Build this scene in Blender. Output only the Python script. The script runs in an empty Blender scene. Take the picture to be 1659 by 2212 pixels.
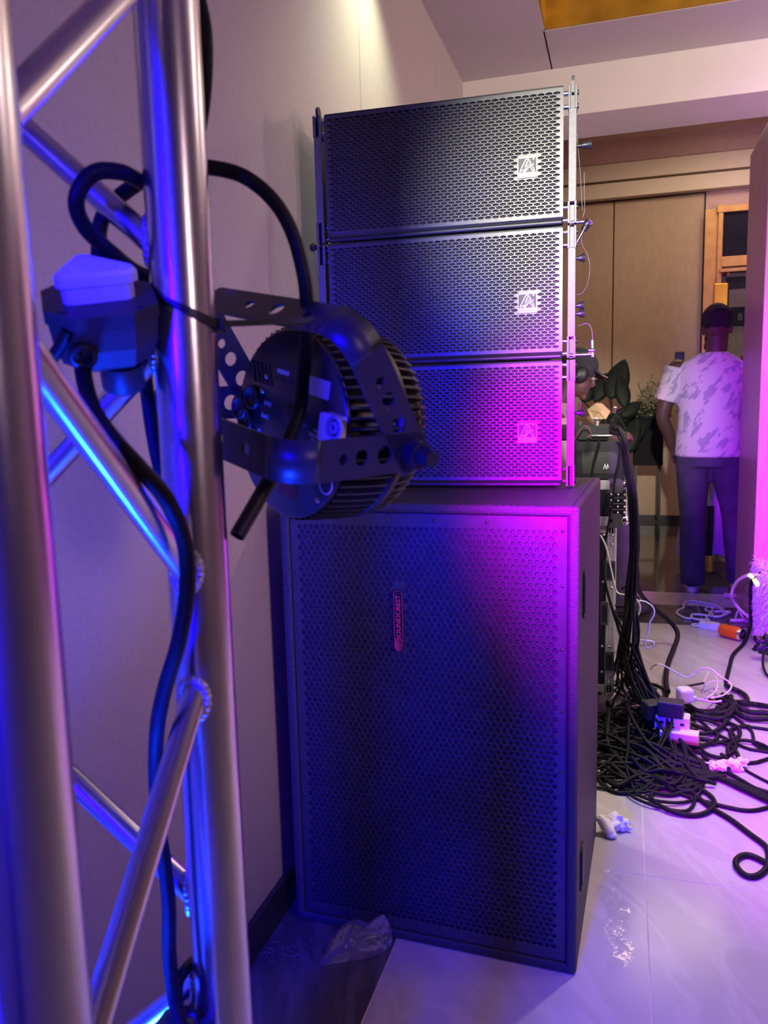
import bpy, bmesh, math, random
from math import sin, cos, pi, radians as R_
from mathutils import Vector as V, Matrix, noise as mn
random.seed(7)
S = bpy.context.scene
C = S.collection

# ------------------------------------------------------------------ camera
FPX, W, H = 1700.0, 1659, 2212
EYE = V((0, 0, 1.2))
AX = V((0.957107, 0.288458, -0.024863)).normalized()      # camera right
AF = V((-0.288743, 0.947699, -0.135432)).normalized()     # camera forward
AD = AF.cross(AX).normalized()                             # camera down
AX = AD.cross(AF).normalized()
cam = bpy.data.cameras.new('camera')
cam.sensor_fit = 'HORIZONTAL'; cam.sensor_width = 36; cam.lens = FPX * 36 / W
cam.clip_start = .02; cam.clip_end = 60
cam.dof.use_dof = True; cam.dof.focus_distance = 1.75; cam.dof.aperture_fstop = 11
co = bpy.data.objects.new('camera', cam); C.objects.link(co)
co.matrix_world = Matrix((( AX.x, -AD.x, -AF.x, EYE.x), (AX.y, -AD.y, -AF.y, EYE.y), (AX.z, -AD.z, -AF.z, EYE.z), (0, 0, 0, 1)))
S.camera = co
S.view_settings.view_transform = 'Standard'; S.view_settings.look = 'None'
S.view_settings.gamma = 1; S.view_settings.use_curve_mapping = False
S.view_settings.exposure = 0.0

# ------------------------------------------------------------------ world and lamps
wd = bpy.data.worlds.new('world'); S.world = wd; wd.use_nodes = True
wd.node_tree.nodes['Background'].inputs[0].default_value = (.30, .20, .45, 1)
wd.node_tree.nodes['Background'].inputs[1].default_value = .08

def aim(o, loc, tgt):
    o.location = loc
    o.rotation_euler = (V(tgt) - V(loc)).to_track_quat('-Z', 'Y').to_euler()
def area(name, loc, tgt, sx, sy, col, watt, spread=180):
    l = bpy.data.lights.new(name, 'AREA'); l.shape = 'RECTANGLE'; l.size = sx; l.size_y = sy
    l.color = col; l.energy = watt; l.spread = R_(spread)
    o = bpy.data.objects.new(name, l); C.objects.link(o); aim(o, loc, tgt); return o
def spot(name, loc, tgt, ang, blend, col, watt, rad=.03):
    l = bpy.data.lights.new(name, 'SPOT'); l.spot_size = R_(ang); l.spot_blend = blend; l.color = col; l.energy = watt
    l.shadow_soft_size = rad
    o = bpy.data.objects.new(name, l); C.objects.link(o); aim(o, loc, tgt); return o

def bulb(name, loc, col, watt, rad):
    l = bpy.data.lights.new(name, 'POINT'); l.color = col; l.energy = watt; l.shadow_soft_size = rad
    o = bpy.data.objects.new(name, l); C.objects.link(o); o.location = loc; return o
bulb('hall_fill_bulb', (1.9, 2.1, 2.50), (1, .76, .78), 11, .16)  # unseen bulb added as general fill for the hall
area('ceiling_fill_area', (2.9, 1.2, 1.75), (.7, 4.2, 2.70), .7, .7, (1, .83, .76), 44, 100)  # added fill, aimed up to brighten the ceiling and beam
spot('downlight_by_beam', (1.25, 3.70, 2.715), (1.25, 3.70, 0), 172, .3, (1, .82, .76), 13, .035)
spot('downlight_by_wall', (-.55, 2.42, 2.715), (-.60, 2.42, 0), 105, .9, (.90, 1, .70), 58, .03)
spot('wall_fill_spot', (3.6, -1.0, 2.0), (-.77, 2.05, 1.0), 25, .8, (1, .64, .78), 470, .5)  # added pink fill for the wall beside the subwoofer, no known lamp
spot('floor_fill_spot', (.75, 2.85, 2.84), (.60, 2.75, 0), 70, .9, (1, .84, .78), 165, .05)  # unseen lamp added to brighten the farther floor
spot('floor_fill_spot', (.45, 1.15, 2.84), (.35, 1.20, 0), 42, .9, (.80, .38, 1), 42, .05)  # added purple fill for the floor near the camera
area('lobby_lights', (.6, 6.6, 3.30), (.5, 6.9, 0), 1.6, .8, (1, .76, .57), 28)
spot('white_stage_spot', (.10, -1.9, 2.3), (-.05, 1.85, 1.64), 14, 1.0, (1, .95, .80), 1500, .05)
spot('pink_wash_from_hall', (2.6, 2.65, 2.14), (-.76, 1.45, 1.75), 34, .5, (1, .72, .74), 58, .03)
spot('magenta_side_spot', (1.75, 2.3, 1.25), (.72, 4.36, .92), 42, .9, (.80, 0, 1), 520, .05)
spot('blue_uplight', (-.458, .438, .44), (-.42, .48, 2.0), 130, .5, (.002, .03, 1), 100, .045)
spot('blue_back_par', (-.60, -2.3, 1.5), (-.50, 1.5, .50), 42, 1.0, (.004, 0, 1), 1850, .22)

# ------------------------------------------------------------------ helpers
def ray(px, py):
    return AX * ((px - W / 2) / FPX) + AD * ((py - H / 2) / FPX) + AF
def Z(px, py, z=0.0):
    d = ray(px, py); return EYE + d * ((z - EYE.z) / d.z)
def Y(px, py, y):
    d = ray(px, py); return EYE + d * (y / d.y)
def X(px, py, x):
    d = ray(px, py); return EYE + d * (x / d.x)
def D(px, py, dep):
    return EYE + ray(px, py) * dep

MATS = {}
def mat(name, col, rough=.5, metal=0.0, var=.12, scale=18, bump=0.0, bscale=None, col2=None, spec=.5, stretch=None, coat=0.0, alpha=None, trans=0.0, lo=.3, hi=.7):
    if name in MATS: return MATS[name]
    m = bpy.data.materials.new(name); m.use_nodes = True
    n = m.node_tree.nodes; L = m.node_tree.links; b = n['Principled BSDF']
    b.inputs['Roughness'].default_value = rough; b.inputs['Metallic'].default_value = metal
    b.inputs['Specular IOR Level'].default_value = spec; b.inputs['Coat Weight'].default_value = coat
    b.inputs['Transmission Weight'].default_value = trans
    if alpha is not None: b.inputs['Alpha'].default_value = alpha
    tc = n.new('ShaderNodeTexCoord'); src = tc.outputs['Object']
    if stretch:
        mp = n.new('ShaderNodeMapping'); mp.inputs['Scale'].default_value = stretch[:3]
        if len(stretch) > 3: mp.vector_type = 'TEXTURE'; mp.inputs['Scale'].default_value = [1 / q for q in stretch[:3]]; mp.inputs['Rotation'].default_value = stretch[3:6]
        L.new(src, mp.inputs['Vector']); src = mp.outputs['Vector']
    nz = n.new('ShaderNodeTexNoise'); nz.inputs['Scale'].default_value = scale; nz.inputs['Detail'].default_value = 5
    L.new(src, nz.inputs['Vector'])
    rp = n.new('ShaderNodeValToRGB'); e = rp.color_ramp.elements
    c2 = col2 or tuple(min(1, c * (1 + var)) for c in col); c1 = col if col2 else tuple(c * (1 - var) for c in col)
    e[0].position = lo; e[1].position = hi; e[0].color = (*c1, 1); e[1].color = (*c2, 1)
    L.new(nz.outputs['Fac'], rp.inputs['Fac']); L.new(rp.outputs['Color'], b.inputs['Base Color'])
    if bump:
        n2 = n.new('ShaderNodeTexNoise'); n2.inputs['Scale'].default_value = bscale or scale * 6; n2.inputs['Detail'].default_value = 3
        L.new(src, n2.inputs['Vector'])
        bp = n.new('ShaderNodeBump'); bp.inputs['Strength'].default_value = bump; bp.inputs['Distance'].default_value = .002
        L.new(n2.outputs['Fac'], bp.inputs['Height']); L.new(bp.outputs['Normal'], b.inputs['Normal'])
    MATS[name] = m; return m

class MB:
    def __init__(s): s.v = []; s.f = []; s.s = []
    def add(s, vs, fs, smooth=False, M=None):
        o = len(s.v)
        s.v += [tuple(M @ V(p)) if M else tuple(p) for p in vs]
        s.f += [tuple(i + o for i in f) for f in fs]; s.s += [smooth] * len(fs); return s
    def box(s, c, d, bev=0.0, M=None, seg=2):
        bm = bmesh.new(); bmesh.ops.create_cube(bm, size=1)
        for q in bm.verts: q.co = V((q.co.x * d[0] + c[0], q.co.y * d[1] + c[1], q.co.z * d[2] + c[2]))
        if bev: bmesh.ops.bevel(bm, geom=bm.edges[:], offset=bev, segments=seg, affect='EDGES', profile=.5)
        bm.verts.index_update()
        s.add([q.co[:] for q in bm.verts], [[q.index for q in f.verts] for f in bm.faces], False, M); bm.free(); return s
    def cyl(s, p0, p1, r0, r1=None, seg=16, cap=True, smooth=True, M=None):
        p0, p1 = V(p0), V(p1); r1 = r0 if r1 is None else r1
        a = (p1 - p0).normalized(); t = a.orthogonal().normalized(); u = a.cross(t)
        vs = []
        for p, r in ((p0, r0), (p1, r1)):
            for k in range(seg):
                an = 2 * pi * k / seg; vs.append(p + (t * cos(an) + u * sin(an)) * r)
        s.add(vs, [(k, (k + 1) % seg, seg + (k + 1) % seg, seg + k) for k in range(seg)], smooth, M)
        if cap: s.add(vs, [tuple(range(seg))[::-1], tuple(range(seg, 2 * seg))], False, M)
        return s
    def tube(s, pts, r, seg=8, sub=6, cap=True, rr=None, closed=False):
        P = crom([V(p) for p in pts], sub, closed) if sub > 1 else [V(p) for p in pts]
        n = len(P); vs = []; nrm = None
        for i, p in enumerate(P):
            t = (P[(i + 1) % n] - P[i - 1]) if closed else (P[min(i + 1, n - 1)] - P[max(i - 1, 0)])
            if t.length < 1e-9: t = V((0, 0, 1))
            t.normalize()
            if nrm is None: nrm = t.orthogonal().normalized()
            nrm = (nrm - t * nrm.dot(t))
            if nrm.length < 1e-6: nrm = t.orthogonal()
            nrm.normalize(); b = t.cross(nrm)
            q = r if rr is None else rr[0] + (rr[1] - rr[0]) * i / (n - 1)
            if isinstance(r, (list, tuple)):
                x = i / (n - 1) * (len(r) - 1); j = min(int(x), len(r) - 2); q = r[j] + (r[j + 1] - r[j]) * (x - j)
            for k in range(seg):
                a = 2 * pi * k / seg; vs.append(p + (nrm * cos(a) + b * sin(a)) * q)
        m = n if closed else n - 1
        fs = [(i * seg + k, i * seg + (k + 1) % seg, ((i + 1) % n) * seg + (k + 1) % seg, ((i + 1) % n) * seg + k) for i in range(m) for k in range(seg)]
        s.add(vs, fs, True)
        if cap and not closed: s.add(vs[:seg] + vs[-seg:], [tuple(range(seg))[::-1], tuple(range(seg, 2 * seg))], False)
        return s
    def prism(s, poly, z0, z1, M=None, smooth=False):
        n = len(poly)
        vs = [(x, y, z0) for x, y in poly] + [(x, y, z1) for x, y in poly]
        s.add(vs, [tuple(range(n))[::-1], tuple(range(n, 2 * n))], False, M)
        s.add(vs, [(i, (i + 1) % n, n + (i + 1) % n, n + i) for i in range(n)], smooth, M); return s
    def sph(s, c, r, seg=16, ring=10, M=None, disp=0.0, ds=8.0, seed=0):
        r = (r, r, r) if not isinstance(r, (tuple, list)) else r
        vs = [(0, 0, 1)] + [(sin(pi * i / ring) * cos(2 * pi * k / seg), sin(pi * i / ring) * sin(2 * pi * k / seg), cos(pi * i / ring)) for i in range(1, ring) for k in range(seg)] + [(0, 0, -1)]
        fs = [(0, 1 + k, 1 + (k + 1) % seg) for k in range(seg)]
        for i in range(ring - 2):
            fs += [(1 + i * seg + k, 1 + (i + 1) * seg + k, 1 + (i + 1) * seg + (k + 1) % seg, 1 + i * seg + (k + 1) % seg) for k in range(seg)]
        last = len(vs) - 1; b = 1 + (ring - 2) * seg
        fs += [(last, b + (k + 1) % seg, b + k) for k in range(seg)]
        out = []
        for p in vs:
            q = V(p)
            if disp: q = q * (1 + disp * mn.noise(q * ds * .3 + V((seed, seed * 2.3, 0))) + disp * .5 * mn.noise(q * ds + V((seed, 0, 7))))
            out.append((c[0] + q.x * r[0], c[1] + q.y * r[1], c[2] + q.z * r[2]))
        s.add(out, fs, True, M); return s
    def lathe(s, prof, seg=24, M=None, smooth=True):
        n = len(prof); vs = [(r * cos(2 * pi * k / seg), r * sin(2 * pi * k / seg), z) for r, z in prof for k in range(seg)]
        s.add(vs, [(i * seg + k, i * seg + (k + 1) % seg, (i + 1) * seg + (k + 1) % seg, (i + 1) * seg + k) for i in range(n - 1) for k in range(seg)], smooth, M)
        return s
    def loft(s, secs, seg=20, cap=True, M=None, pw=2.0):
        # secs: (x, y, z, rx, ry) ellipses stacked along z
        vs = []
        for (x, y, z, rx, ry) in secs:
            for k in range(seg):
                a = 2 * pi * k / seg; c_, s_ = cos(a), sin(a)
                vs.append((x + rx * math.copysign(abs(c_) ** (2 / pw), c_), y + ry * math.copysign(abs(s_) ** (2 / pw), s_), z))
        n = len(secs)
        fs = [(i * seg + k, i * seg + (k + 1) % seg, (i + 1) * seg + (k + 1) % seg, (i + 1) * seg + k) for i in range(n - 1) for k in range(seg)]
        s.add(vs, fs, True, M)
        if cap: s.add(vs[:seg] + vs[-seg:], [tuple(range(seg))[::-1], tuple(range(seg, 2 * seg))], True, M)
        return s
    def mesh(s, name, m=None, off=None):
        me = bpy.data.meshes.new(name)
        me.from_pydata([tuple(V(p) - off) for p in s.v] if off else s.v, [], s.f)
        me.polygons.foreach_set('use_smooth', s.s); me.update()
        if m: me.materials.append(m)
        return me

def crom(P, sub, closed=False):
    if len(P) < 3: return [P[0].lerp(P[-1], i / sub) for i in range(sub + 1)]
    out = []; n = len(P); rng = n if closed else n - 1
    for i in range(rng):
        if closed: a, b, c, d = P[i - 1], P[i], P[(i + 1) % n], P[(i + 2) % n]
        else: a, b, c, d = P[max(i - 1, 0)], P[i], P[i + 1], P[min(i + 2, n - 1)]
        for k in range(sub):
            t = k / sub
            out.append(.5 * ((2 * b) + (c - a) * t + (2 * a - 5 * b + 4 * c - d) * t * t + (3 * b - a - 3 * c + d) * t ** 3))
    if not closed: out.append(P[-1].copy())
    return out

def tagit(o, label=None, cat=None, group=None, kind=None):
    if label: o['label'] = label
    if cat: o['category'] = cat
    if group: o['group'] = group
    if kind: o['kind'] = kind
    return o
def thing(name, label, cat, M=None, group=None):
    o = bpy.data.objects.new(name, None); C.objects.link(o); o.empty_display_size = .05
    if M is not None: o.matrix_basis = M if isinstance(M, Matrix) else Matrix.Translation(V(M))
    return tagit(o, label, cat, group)
def part(name, mb, m, root, world=False, label=None, kind=None):
    me = mb.mesh(name, m) if isinstance(mb, MB) else mb
    o = bpy.data.objects.new(name, me); C.objects.link(o); o.parent = root
    if world and root.parent is None: o.matrix_parent_inverse = root.matrix_basis.inverted()
    return tagit(o, label, None, None, kind)
def single(name, mb, m, label, cat, group=None, kind=None):
    if isinstance(mb, MB):
        xs = [p[0] for p in mb.v]; ys = [p[1] for p in mb.v]; zs = [p[2] for p in mb.v]
        c = V(((min(xs) + max(xs)) / 2, (min(ys) + max(ys)) / 2, min(zs)))
        me = mb.mesh(name, m, c)
    else: me = mb; c = V((0, 0, 0))
    o = bpy.data.objects.new(name, me); C.objects.link(o); o.location = c
    return tagit(o, label, cat, group, kind)
def struct(name, mb, m, parent=None):
    o = bpy.data.objects.new(name, mb.mesh(name, m)); C.objects.link(o); o.parent = parent
    if parent is None: o['kind'] = 'structure'
    return o
def dup(root, M=None, label=None):
    def cp(o, par):
        c = o.copy(); C.objects.link(c); c.parent = par
        for ch in o.children: cp(ch, c)
        return c
    r = cp(root, None)
    if M is not None: r.matrix_basis = M
    if label: r['label'] = label
    return r
def fuse(mb, voxel, smooth=4, m=None, name='body'):
    o = bpy.data.objects.new('tmp', mb.mesh('tmp')); C.objects.link(o)
    md = o.modifiers.new('r', 'REMESH'); md.mode = 'VOXEL'; md.voxel_size = voxel
    if smooth: sm = o.modifiers.new('s', 'SMOOTH'); sm.iterations = smooth; sm.factor = .5
    me = bpy.data.meshes.new_from_object(o.evaluated_get(bpy.context.evaluated_depsgraph_get()))
    bpy.data.objects.remove(o)
    me.name = name; me.polygons.foreach_set('use_smooth', [True] * len(me.polygons)); me.update()
    if m: me.materials.clear(); me.materials.append(m)
    return me
def axes(x, y, z, o):
    return Matrix(((x[0], y[0], z[0], o[0]), (x[1], y[1], z[1], o[1]), (x[2], y[2], z[2], o[2]), (0, 0, 0, 1)))
def text(s, size, m, root, M, name='lettering', ext=.0002, bold=0.0, sx=1.0, label=None):
    cu = bpy.data.curves.new('t', 'FONT'); cu.body = s; cu.size = size; cu.extrude = ext; cu.align_x = 'CENTER'; cu.align_y = 'CENTER'; cu.offset = bold
    cu.resolution_u = 3
    o = bpy.data.objects.new('t', cu); C.objects.link(o)
    me = bpy.data.meshes.new_from_object(o.evaluated_get(bpy.context.evaluated_depsgraph_get()))
    bpy.data.objects.remove(o); me.name = name; me.transform(M @ Matrix.Diagonal((sx, 1, 1, 1))); me.materials.clear(); me.materials.append(m)
    return part(name, me, m, root, label=label)
def rrect(w, h, r, n=5):
    out = []
    for cx, cy, a0 in ((w / 2 - r, h / 2 - r, 0), (-w / 2 + r, h / 2 - r, 90), (-w / 2 + r, -h / 2 + r, 180), (w / 2 - r, -h / 2 + r, 270)):
        out += [(cx + r * cos(R_(a0 + 90 * k / n)), cy + r * sin(R_(a0 + 90 * k / n))) for k in range(n + 1)]
    return out
def hexplate(w, h, pw, ph, ex, ez, mx, mz, thick, skip=None):
    """perforated plate in the local xz plane facing -y, centred on x, z from 0 to h: pointy hexagons, each with a hole"""
    mb = MB(); nx = int(w / pw) + 3; nz = int(h / ph) + 3; Hh = ph * 4 / 3
    oct_ = [(0, Hh / 2), (pw / 2, Hh / 4), (pw / 2, -Hh / 4), (0, -Hh / 2), (-pw / 2, -Hh / 4), (-pw / 2, Hh / 4)]
    clamp = lambda x, z: (max(-w / 2, min(w / 2, x)), max(0, min(h, z)))
    for j in range(-1, nz):
        for i in range(-nx // 2 - 1, nx // 2 + 2):
            x = i * pw + (pw / 2 if j % 2 else 0); z = h / 2 + (j - nz // 2) * ph
            if abs(x) > w / 2 + pw / 2 or z < -Hh / 2 or z > h + Hh / 2: continue
            out = [clamp(x + a, z + b) for a, b in oct_]
            hole = abs(x) < w / 2 - mx and mz < z < h - mz
            if hole and skip and abs(x - skip[0]) < skip[2] and abs(z - skip[1]) < skip[3]: hole = False
            if not hole:
                mb.add([(a, 0, b) for a, b in out], [(0, 5, 4, 3, 2, 1)][::1])
            else:
                vs = [(a, 0, b) for a, b in out] + [(x + a * ex, 0, z + b * ez) for a, b in oct_] + [(x + a * ex, thick, z + b * ez) for a, b in oct_]
                fs = []
                for k in range(6):
                    q = (k + 1) % 6
                    fs += [(k, 6 + k, 6 + q, q), (6 + k, 12 + k, 12 + q, 6 + q)]
                mb.add(vs, fs)
    return mb

# ------------------------------------------------------------------ materials
m_wall = mat('wall_panel_fabric', (.40, .335, .30), .62, var=.05, scale=140, bump=.2, bscale=500)
m_gap = mat('dark_joint', (.03, .028, .03), .8)
m_ceil = mat('ceiling_paint', (.50, .44, .43), .75, var=.03, scale=4, bump=.05, bscale=200)
m_beam = mat('beam_paint', (.72, .66, .58), .7, var=.03, scale=4)
m_gold = mat('gold_leaf_paper', (.62, .36, .03), .38, metal=.75, var=.25, scale=9, bump=.25, bscale=60)
m_base = mat('dark_skirting', (.025, .023, .028), .35)
m_black = mat('black_powder_coat', (.016, .016, .018), .42, var=.15, scale=80, bump=.12, bscale=900)
m_tex = mat('textured_black_paint', (.030, .029, .032), .55, var=.3, scale=150, bump=.9, bscale=420)
m_grill = mat('perforated_steel_black', (.056, .056, .058), .36, metal=.4, var=.15, scale=40)
m_alu = mat('raw_aluminium', (.72, .71, .70), .25, metal=1, var=.08, scale=14, bump=.10, bscale=60, stretch=(1, 1, .12))
m_weld = mat('weld_bead', (.66, .65, .64), .33, metal=1, var=.15, scale=200, bump=.8, bscale=400)
m_chrome = mat('chrome', (.80, .79, .78), .14, metal=1, var=.05)
m_rubber = mat('black_rubber', (.013, .013, .015), .42, var=.2, scale=50)
m_cable = mat('black_cable_sheath', (.010, .010, .012), .5, var=.2, scale=60, spec=.2)
m_white = mat('white_plastic', (.78, .76, .74), .35, var=.03)
m_wcab = mat('white_cable_sheath', (.76, .70, .66), .45, var=.06)
m_steel = mat('grey_steel', (.10, .10, .10), .45, metal=.2, var=.12, scale=90, bump=.1, bscale=500)
m_bolt = mat('zinc_bolt', (.70, .68, .62), .25, metal=1)

def stone(name, c1, c2, vein, rough):
    m = mat(name, c1, rough, col2=c2, scale=1.7, lo=.25, hi=.75, stretch=(1.6, .6, 1, 0, 0, .55))
    n = m.node_tree.nodes; L = m.node_tree.links; b = n['Principled BSDF']
    tc = [q for q in n if q.type == 'TEX_COORD'][0]; rp = [q for q in n if q.type == 'VALTORGB'][0]
    mp = n.new('ShaderNodeMapping'); mp.vector_type = 'TEXTURE'; mp.inputs['Rotation'].default_value = (0, 0, .55); mp.inputs['Scale'].default_value = (1 / 4.5, 1 / 1.1, 1)
    L.new(tc.outputs['Object'], mp.inputs['Vector'])
    nz = n.new('ShaderNodeTexNoise'); nz.inputs['Scale'].default_value = 1.4; nz.inputs['Detail'].default_value = 9; nz.inputs['Distortion'].default_value = 1.2
    L.new(mp.outputs['Vector'], nz.inputs['Vector'])
    r2 = n.new('ShaderNodeValToRGB'); e = r2.color_ramp.elements
    e[0].position = .44; e[0].color = (0, 0, 0, 1); e[1].position = .50; e[1].color = (.34, .34, .34, 1)
    x = r2.color_ramp.elements.new(.58); x.color = (0, 0, 0, 1)
    L.new(nz.outputs['Fac'], r2.inputs['Fac'])
    mx = n.new('ShaderNodeMix'); mx.data_type = 'RGBA'
    L.new(r2.outputs['Color'], mx.inputs['Factor']); L.new(rp.outputs['Color'], mx.inputs['A']); mx.inputs['B'].default_value = (*vein, 1)
    L.new(mx.outputs['Result'], b.inputs['Base Color']); return m
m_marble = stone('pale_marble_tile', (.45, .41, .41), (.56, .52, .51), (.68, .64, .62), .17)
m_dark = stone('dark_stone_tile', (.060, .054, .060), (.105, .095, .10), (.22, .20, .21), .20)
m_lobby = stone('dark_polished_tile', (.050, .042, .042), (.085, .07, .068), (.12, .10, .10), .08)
m_grout = mat('pale_grout', (.74, .60, .52), .8)

# ------------------------------------------------------------------ floor
floor = struct('floor', MB().box((1.5, 2.2, -.0258), (5.4, 11.6, .05)), m_grout)
g = .0015
def tile(x0, x1, y0, y1, m):
    struct('tile', MB().box(((x0 + x1) / 2, (y0 + y1) / 2, -.005), (x1 - x0 - 2 * g, y1 - y0 - 2 * g, .01)), m, floor)
xs = [-.472, .072, 1.265, 2.458, 3.65]
ys = [-3.2, -1.62, -.43, .763, 1.956, 3.149, 4.342]
for i in range(len(ys) - 1):
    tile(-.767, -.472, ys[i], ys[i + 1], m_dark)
    for j in range(len(xs) - 1): tile(xs[j], xs[j + 1], ys[i], ys[i + 1], m_marble)
bx = [-.767, .43, 1.62, 2.8, 3.65]
for j in range(4):
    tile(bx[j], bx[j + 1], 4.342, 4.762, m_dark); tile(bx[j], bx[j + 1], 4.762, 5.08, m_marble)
lx = [-1.2, -.2, .8, 1.8, 2.8]; ly = [5.08, 6.08, 7.08, 7.80]
for i in range(3):
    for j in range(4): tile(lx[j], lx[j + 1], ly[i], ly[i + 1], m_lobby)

# ------------------------------------------------------------------ left wall, ceiling, header beam
wall = struct('wall_left', MB().box((-.832, 2.2, 1.37), (.10, 11.6, 2.80)), m_gap)
sy = [-3.3, -2.1, -.99, .20, 1.293, 2.385, 3.477, 4.57, 5.66, 6.75, 7.80]
for a, b in zip(sy, sy[1:]):
    struct('panel', MB().box((-.776, (a + b) / 2, 1.37), (.018, b - a - .007, 2.74), .003, seg=1), m_wall, wall)
struct('baseboard_left', MB().box((-.760, 2.9, .043), (.014, 9.6, .086), .002), m_base)
ZC, ZB = 2.734, 2.52
hx0, hx1, hy0, hy1 = -.346, 3.2, .7, 3.60
ceil = MB()
ceil.box((-.56, .4, ZC + .06), (.44, 7.22, .12)); ceil.box(((hx0 + 4) / 2, (hy1 + 4.0) / 2, ZC + .06), (4 - hx0, 4.0 - hy1, .12))
ceil.box(((hx0 + 4) / 2, (hy0 - 3.2) / 2, ZC + .06), (4 - hx0, hy0 + 3.2, .12)); ceil.box(((hx1 + 4) / 2, (hy0 + hy1) / 2, ZC + .06), (4 - hx1, hy1 - hy0, .12))
ceil.box(((hx0 + hx1) / 2, (hy0 + hy1) / 2, ZC + .17), (hx1 - hx0 + .2, hy1 - hy0 + .2, .06))
struct('ceiling', ceil, m_ceil)
struct('wall_east', MB().box((4.05, .55, 1.37), (.1, 7.6, 2.76)), m_wall)
struct('wall_south', MB().box((1.6, -3.25, 1.37), (4.9, .1, 2.76)), m_wall)
gt = MB()
gt.box(((hx0 + hx1) / 2, hy1 - .006, ZC + .068), (hx1 - hx0, .012, .13)); gt.box((hx0 + .006, (hy0 + hy1) / 2, ZC + .068), (.012, hy1 - hy0, .13))
gt.box(((hx0 + hx1) / 2, hy0 + .006, ZC + .068), (hx1 - hx0, .012, .13))
struct('trim_1', gt, m_gold)
struct('wall_back', MB().box((1.61, 4.18, (ZB + 3.6) / 2), (4.78, .355, 3.6 - ZB)), m_beam)
# the wall end (clad jamb) to the right of the opening
m_jamb = mat('jamb_wood_veneer', (.42, .23, .30), .36, var=.22, scale=22, stretch=(6, 6, .25))
jx0 = .655
struct('wall_right', MB().box(((jx0 + 1.6) / 2, 4.68, ZB / 2), (1.6 - jx0, .64, ZB), .004), m_jamb)

# ------------------------------------------------------------------ lobby beyond the opening
FY = 7.79
m_tan = mat('tan_wall_panel', (.42, .30, .20), .55, var=.06, scale=30, stretch=(1, 1, .3))
m_cove = mat('lobby_cornice_paint', (.62, .52, .40), .6, var=.03)
m_lob = mat('lobby_ceiling_paint', (.56, .38, .33), .7, var=.05)
wfar = struct('wall_far', MB().box((.6, FY + .08, 1.75), (3.4, .12, 3.5)), m_gap)
px_ = [-1.0, -.107, .665]
for a, b in zip(px_, px_[1:]):
    struct('panel', MB().box(((a + b) / 2, FY + .01, 1.495), (b - a - .010, .02, 2.97), .003, seg=1), m_tan, wfar)
struct('panel', MB().box((1.5, FY + .015, 2.86), (1.65, .01, .26)), m_lob, wfar)
struct('wall_lobby', MB().box((-1.25, 6.1, 1.75), (.1, 3.4, 3.5)), m_tan)
struct('wall_side', MB().box((2.35, 6.1, 1.75), (.1, 3.4, 3.5)), m_tan)
struct('baseboard_far', MB().box((-.17, FY - .008, .05), (1.66, .016, .10), .002), m_base)
struct('trim_2', MB().box((.5, FY - .05, 3.055), (3.4, .10, .13), .004), m_cove)
struct('trim_3', MB().box((.5, FY - .025, 3.215), (3.4, .13, .145), .004), m_cove)
cv = MB(); cv.add([(-1.2, FY - .09, 3.29), (2.3, FY - .09, 3.29), (2.3, FY - .32, 3.42), (-1.2, FY - .32, 3.42)], [(0, 1, 2, 3)])
cv.add([(-1.2, FY - .32, 3.42), (2.3, FY - .32, 3.42), (2.3, FY - .09, 3.42), (-1.2, FY - .09, 3.42), (-1.2, FY - .09, 3.29), (2.3, FY - .09, 3.29)], [(0, 1, 2, 3), (2, 3, 4, 5)])
struct('trim_4', cv, m_lob)
struct('ceiling_lobby', MB().box((.6, 6.1, 3.47), (3.6, 3.6, .1)), m_lob)

# gold framed display cabinet in the far right corner
m_gf = mat('gilded_metal', (.52, .28, .10), .5, metal=.5, var=.15, scale=12)
m_dg = mat('dark_glass', (.014, .012, .024), .2, var=.2, scale=4, spec=.3)
m_br = mat('dark_brown_veneer', (.075, .050, .048), .45, var=.25, scale=30, stretch=(5, 5, .3))
def rectY(x0, y0, x1, y1, y, t, bev=0.0):
    ym = min((y0 + y1) / 2, y0 + 120); xm = (x0 + min(x1, 1630)) / 2
    a = V((Y(x0, ym, y).x, y, Y(xm, y0, y).z)); b = V((Y(x1, ym, y).x, y, Y(xm, y1, y).z))
    return MB().box(((a.x + b.x) / 2, y + t / 2, (a.z + b.z) / 2), (abs(b.x - a.x), t, abs(a.z - b.z)), bev)
cb = thing('display_cabinet', 'gilded mirror and dark glass wall cabinet in the far right corner of the lobby', 'cabinet', (1.0, FY - .2, 0))
yc = FY - .10
part('back_board', MB().box((1.20, FY - .03, 1.37), (1.06, .02, 2.74)), m_br, cb, True)
part('mirror_strip', rectY(1521, 452, 1549, 1180, yc, .02), m_gf, cb, True, 'amber mirror strip reflecting the hall')
part('post', rectY(1549, 441, 1560, 1180, yc - .03, .04, .004), m_gf, cb, True)
part('top_rail', rectY(1550, 441, 1660, 456, yc - .036, .04, .004), m_gf, cb, True)
part('pane', rectY(1560, 457, 1660, 552, yc, .012), m_dg, cb, True)
part('middle_rail', rectY(1558, 552, 1660, 574, yc - .035, .04, .004), m_gf, cb, True)
part('shelf', rectY(1556, 578, 1660, 585, yc - .10, .14), m_gf, cb, True)
part('pane', rectY(1556, 587, 1571, 617, yc, .012), m_br, cb, True)
part('drawer_front', rectY(1571, 597, 1660, 622, yc - .03, .03), m_dg, cb, True)
part('door', rectY(1571, 623, 1660, 1190, yc - .02, .03), m_br, cb, True)
part('gold_reflection', rectY(1541, 612, 1570, 800, yc - .034, .02, .006), mat('gold_reflection_paint', (.75, .40, .05), .3, metal=.6, var=.2, scale=5), cb, True, 'bright gold reflection built as a panel')  # a bright reflection, built as a gold-coloured part
kn = Y(1573, 592, yc - .06)
part('knob', MB().sph(kn, .016), m_gf, cb, True)
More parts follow.
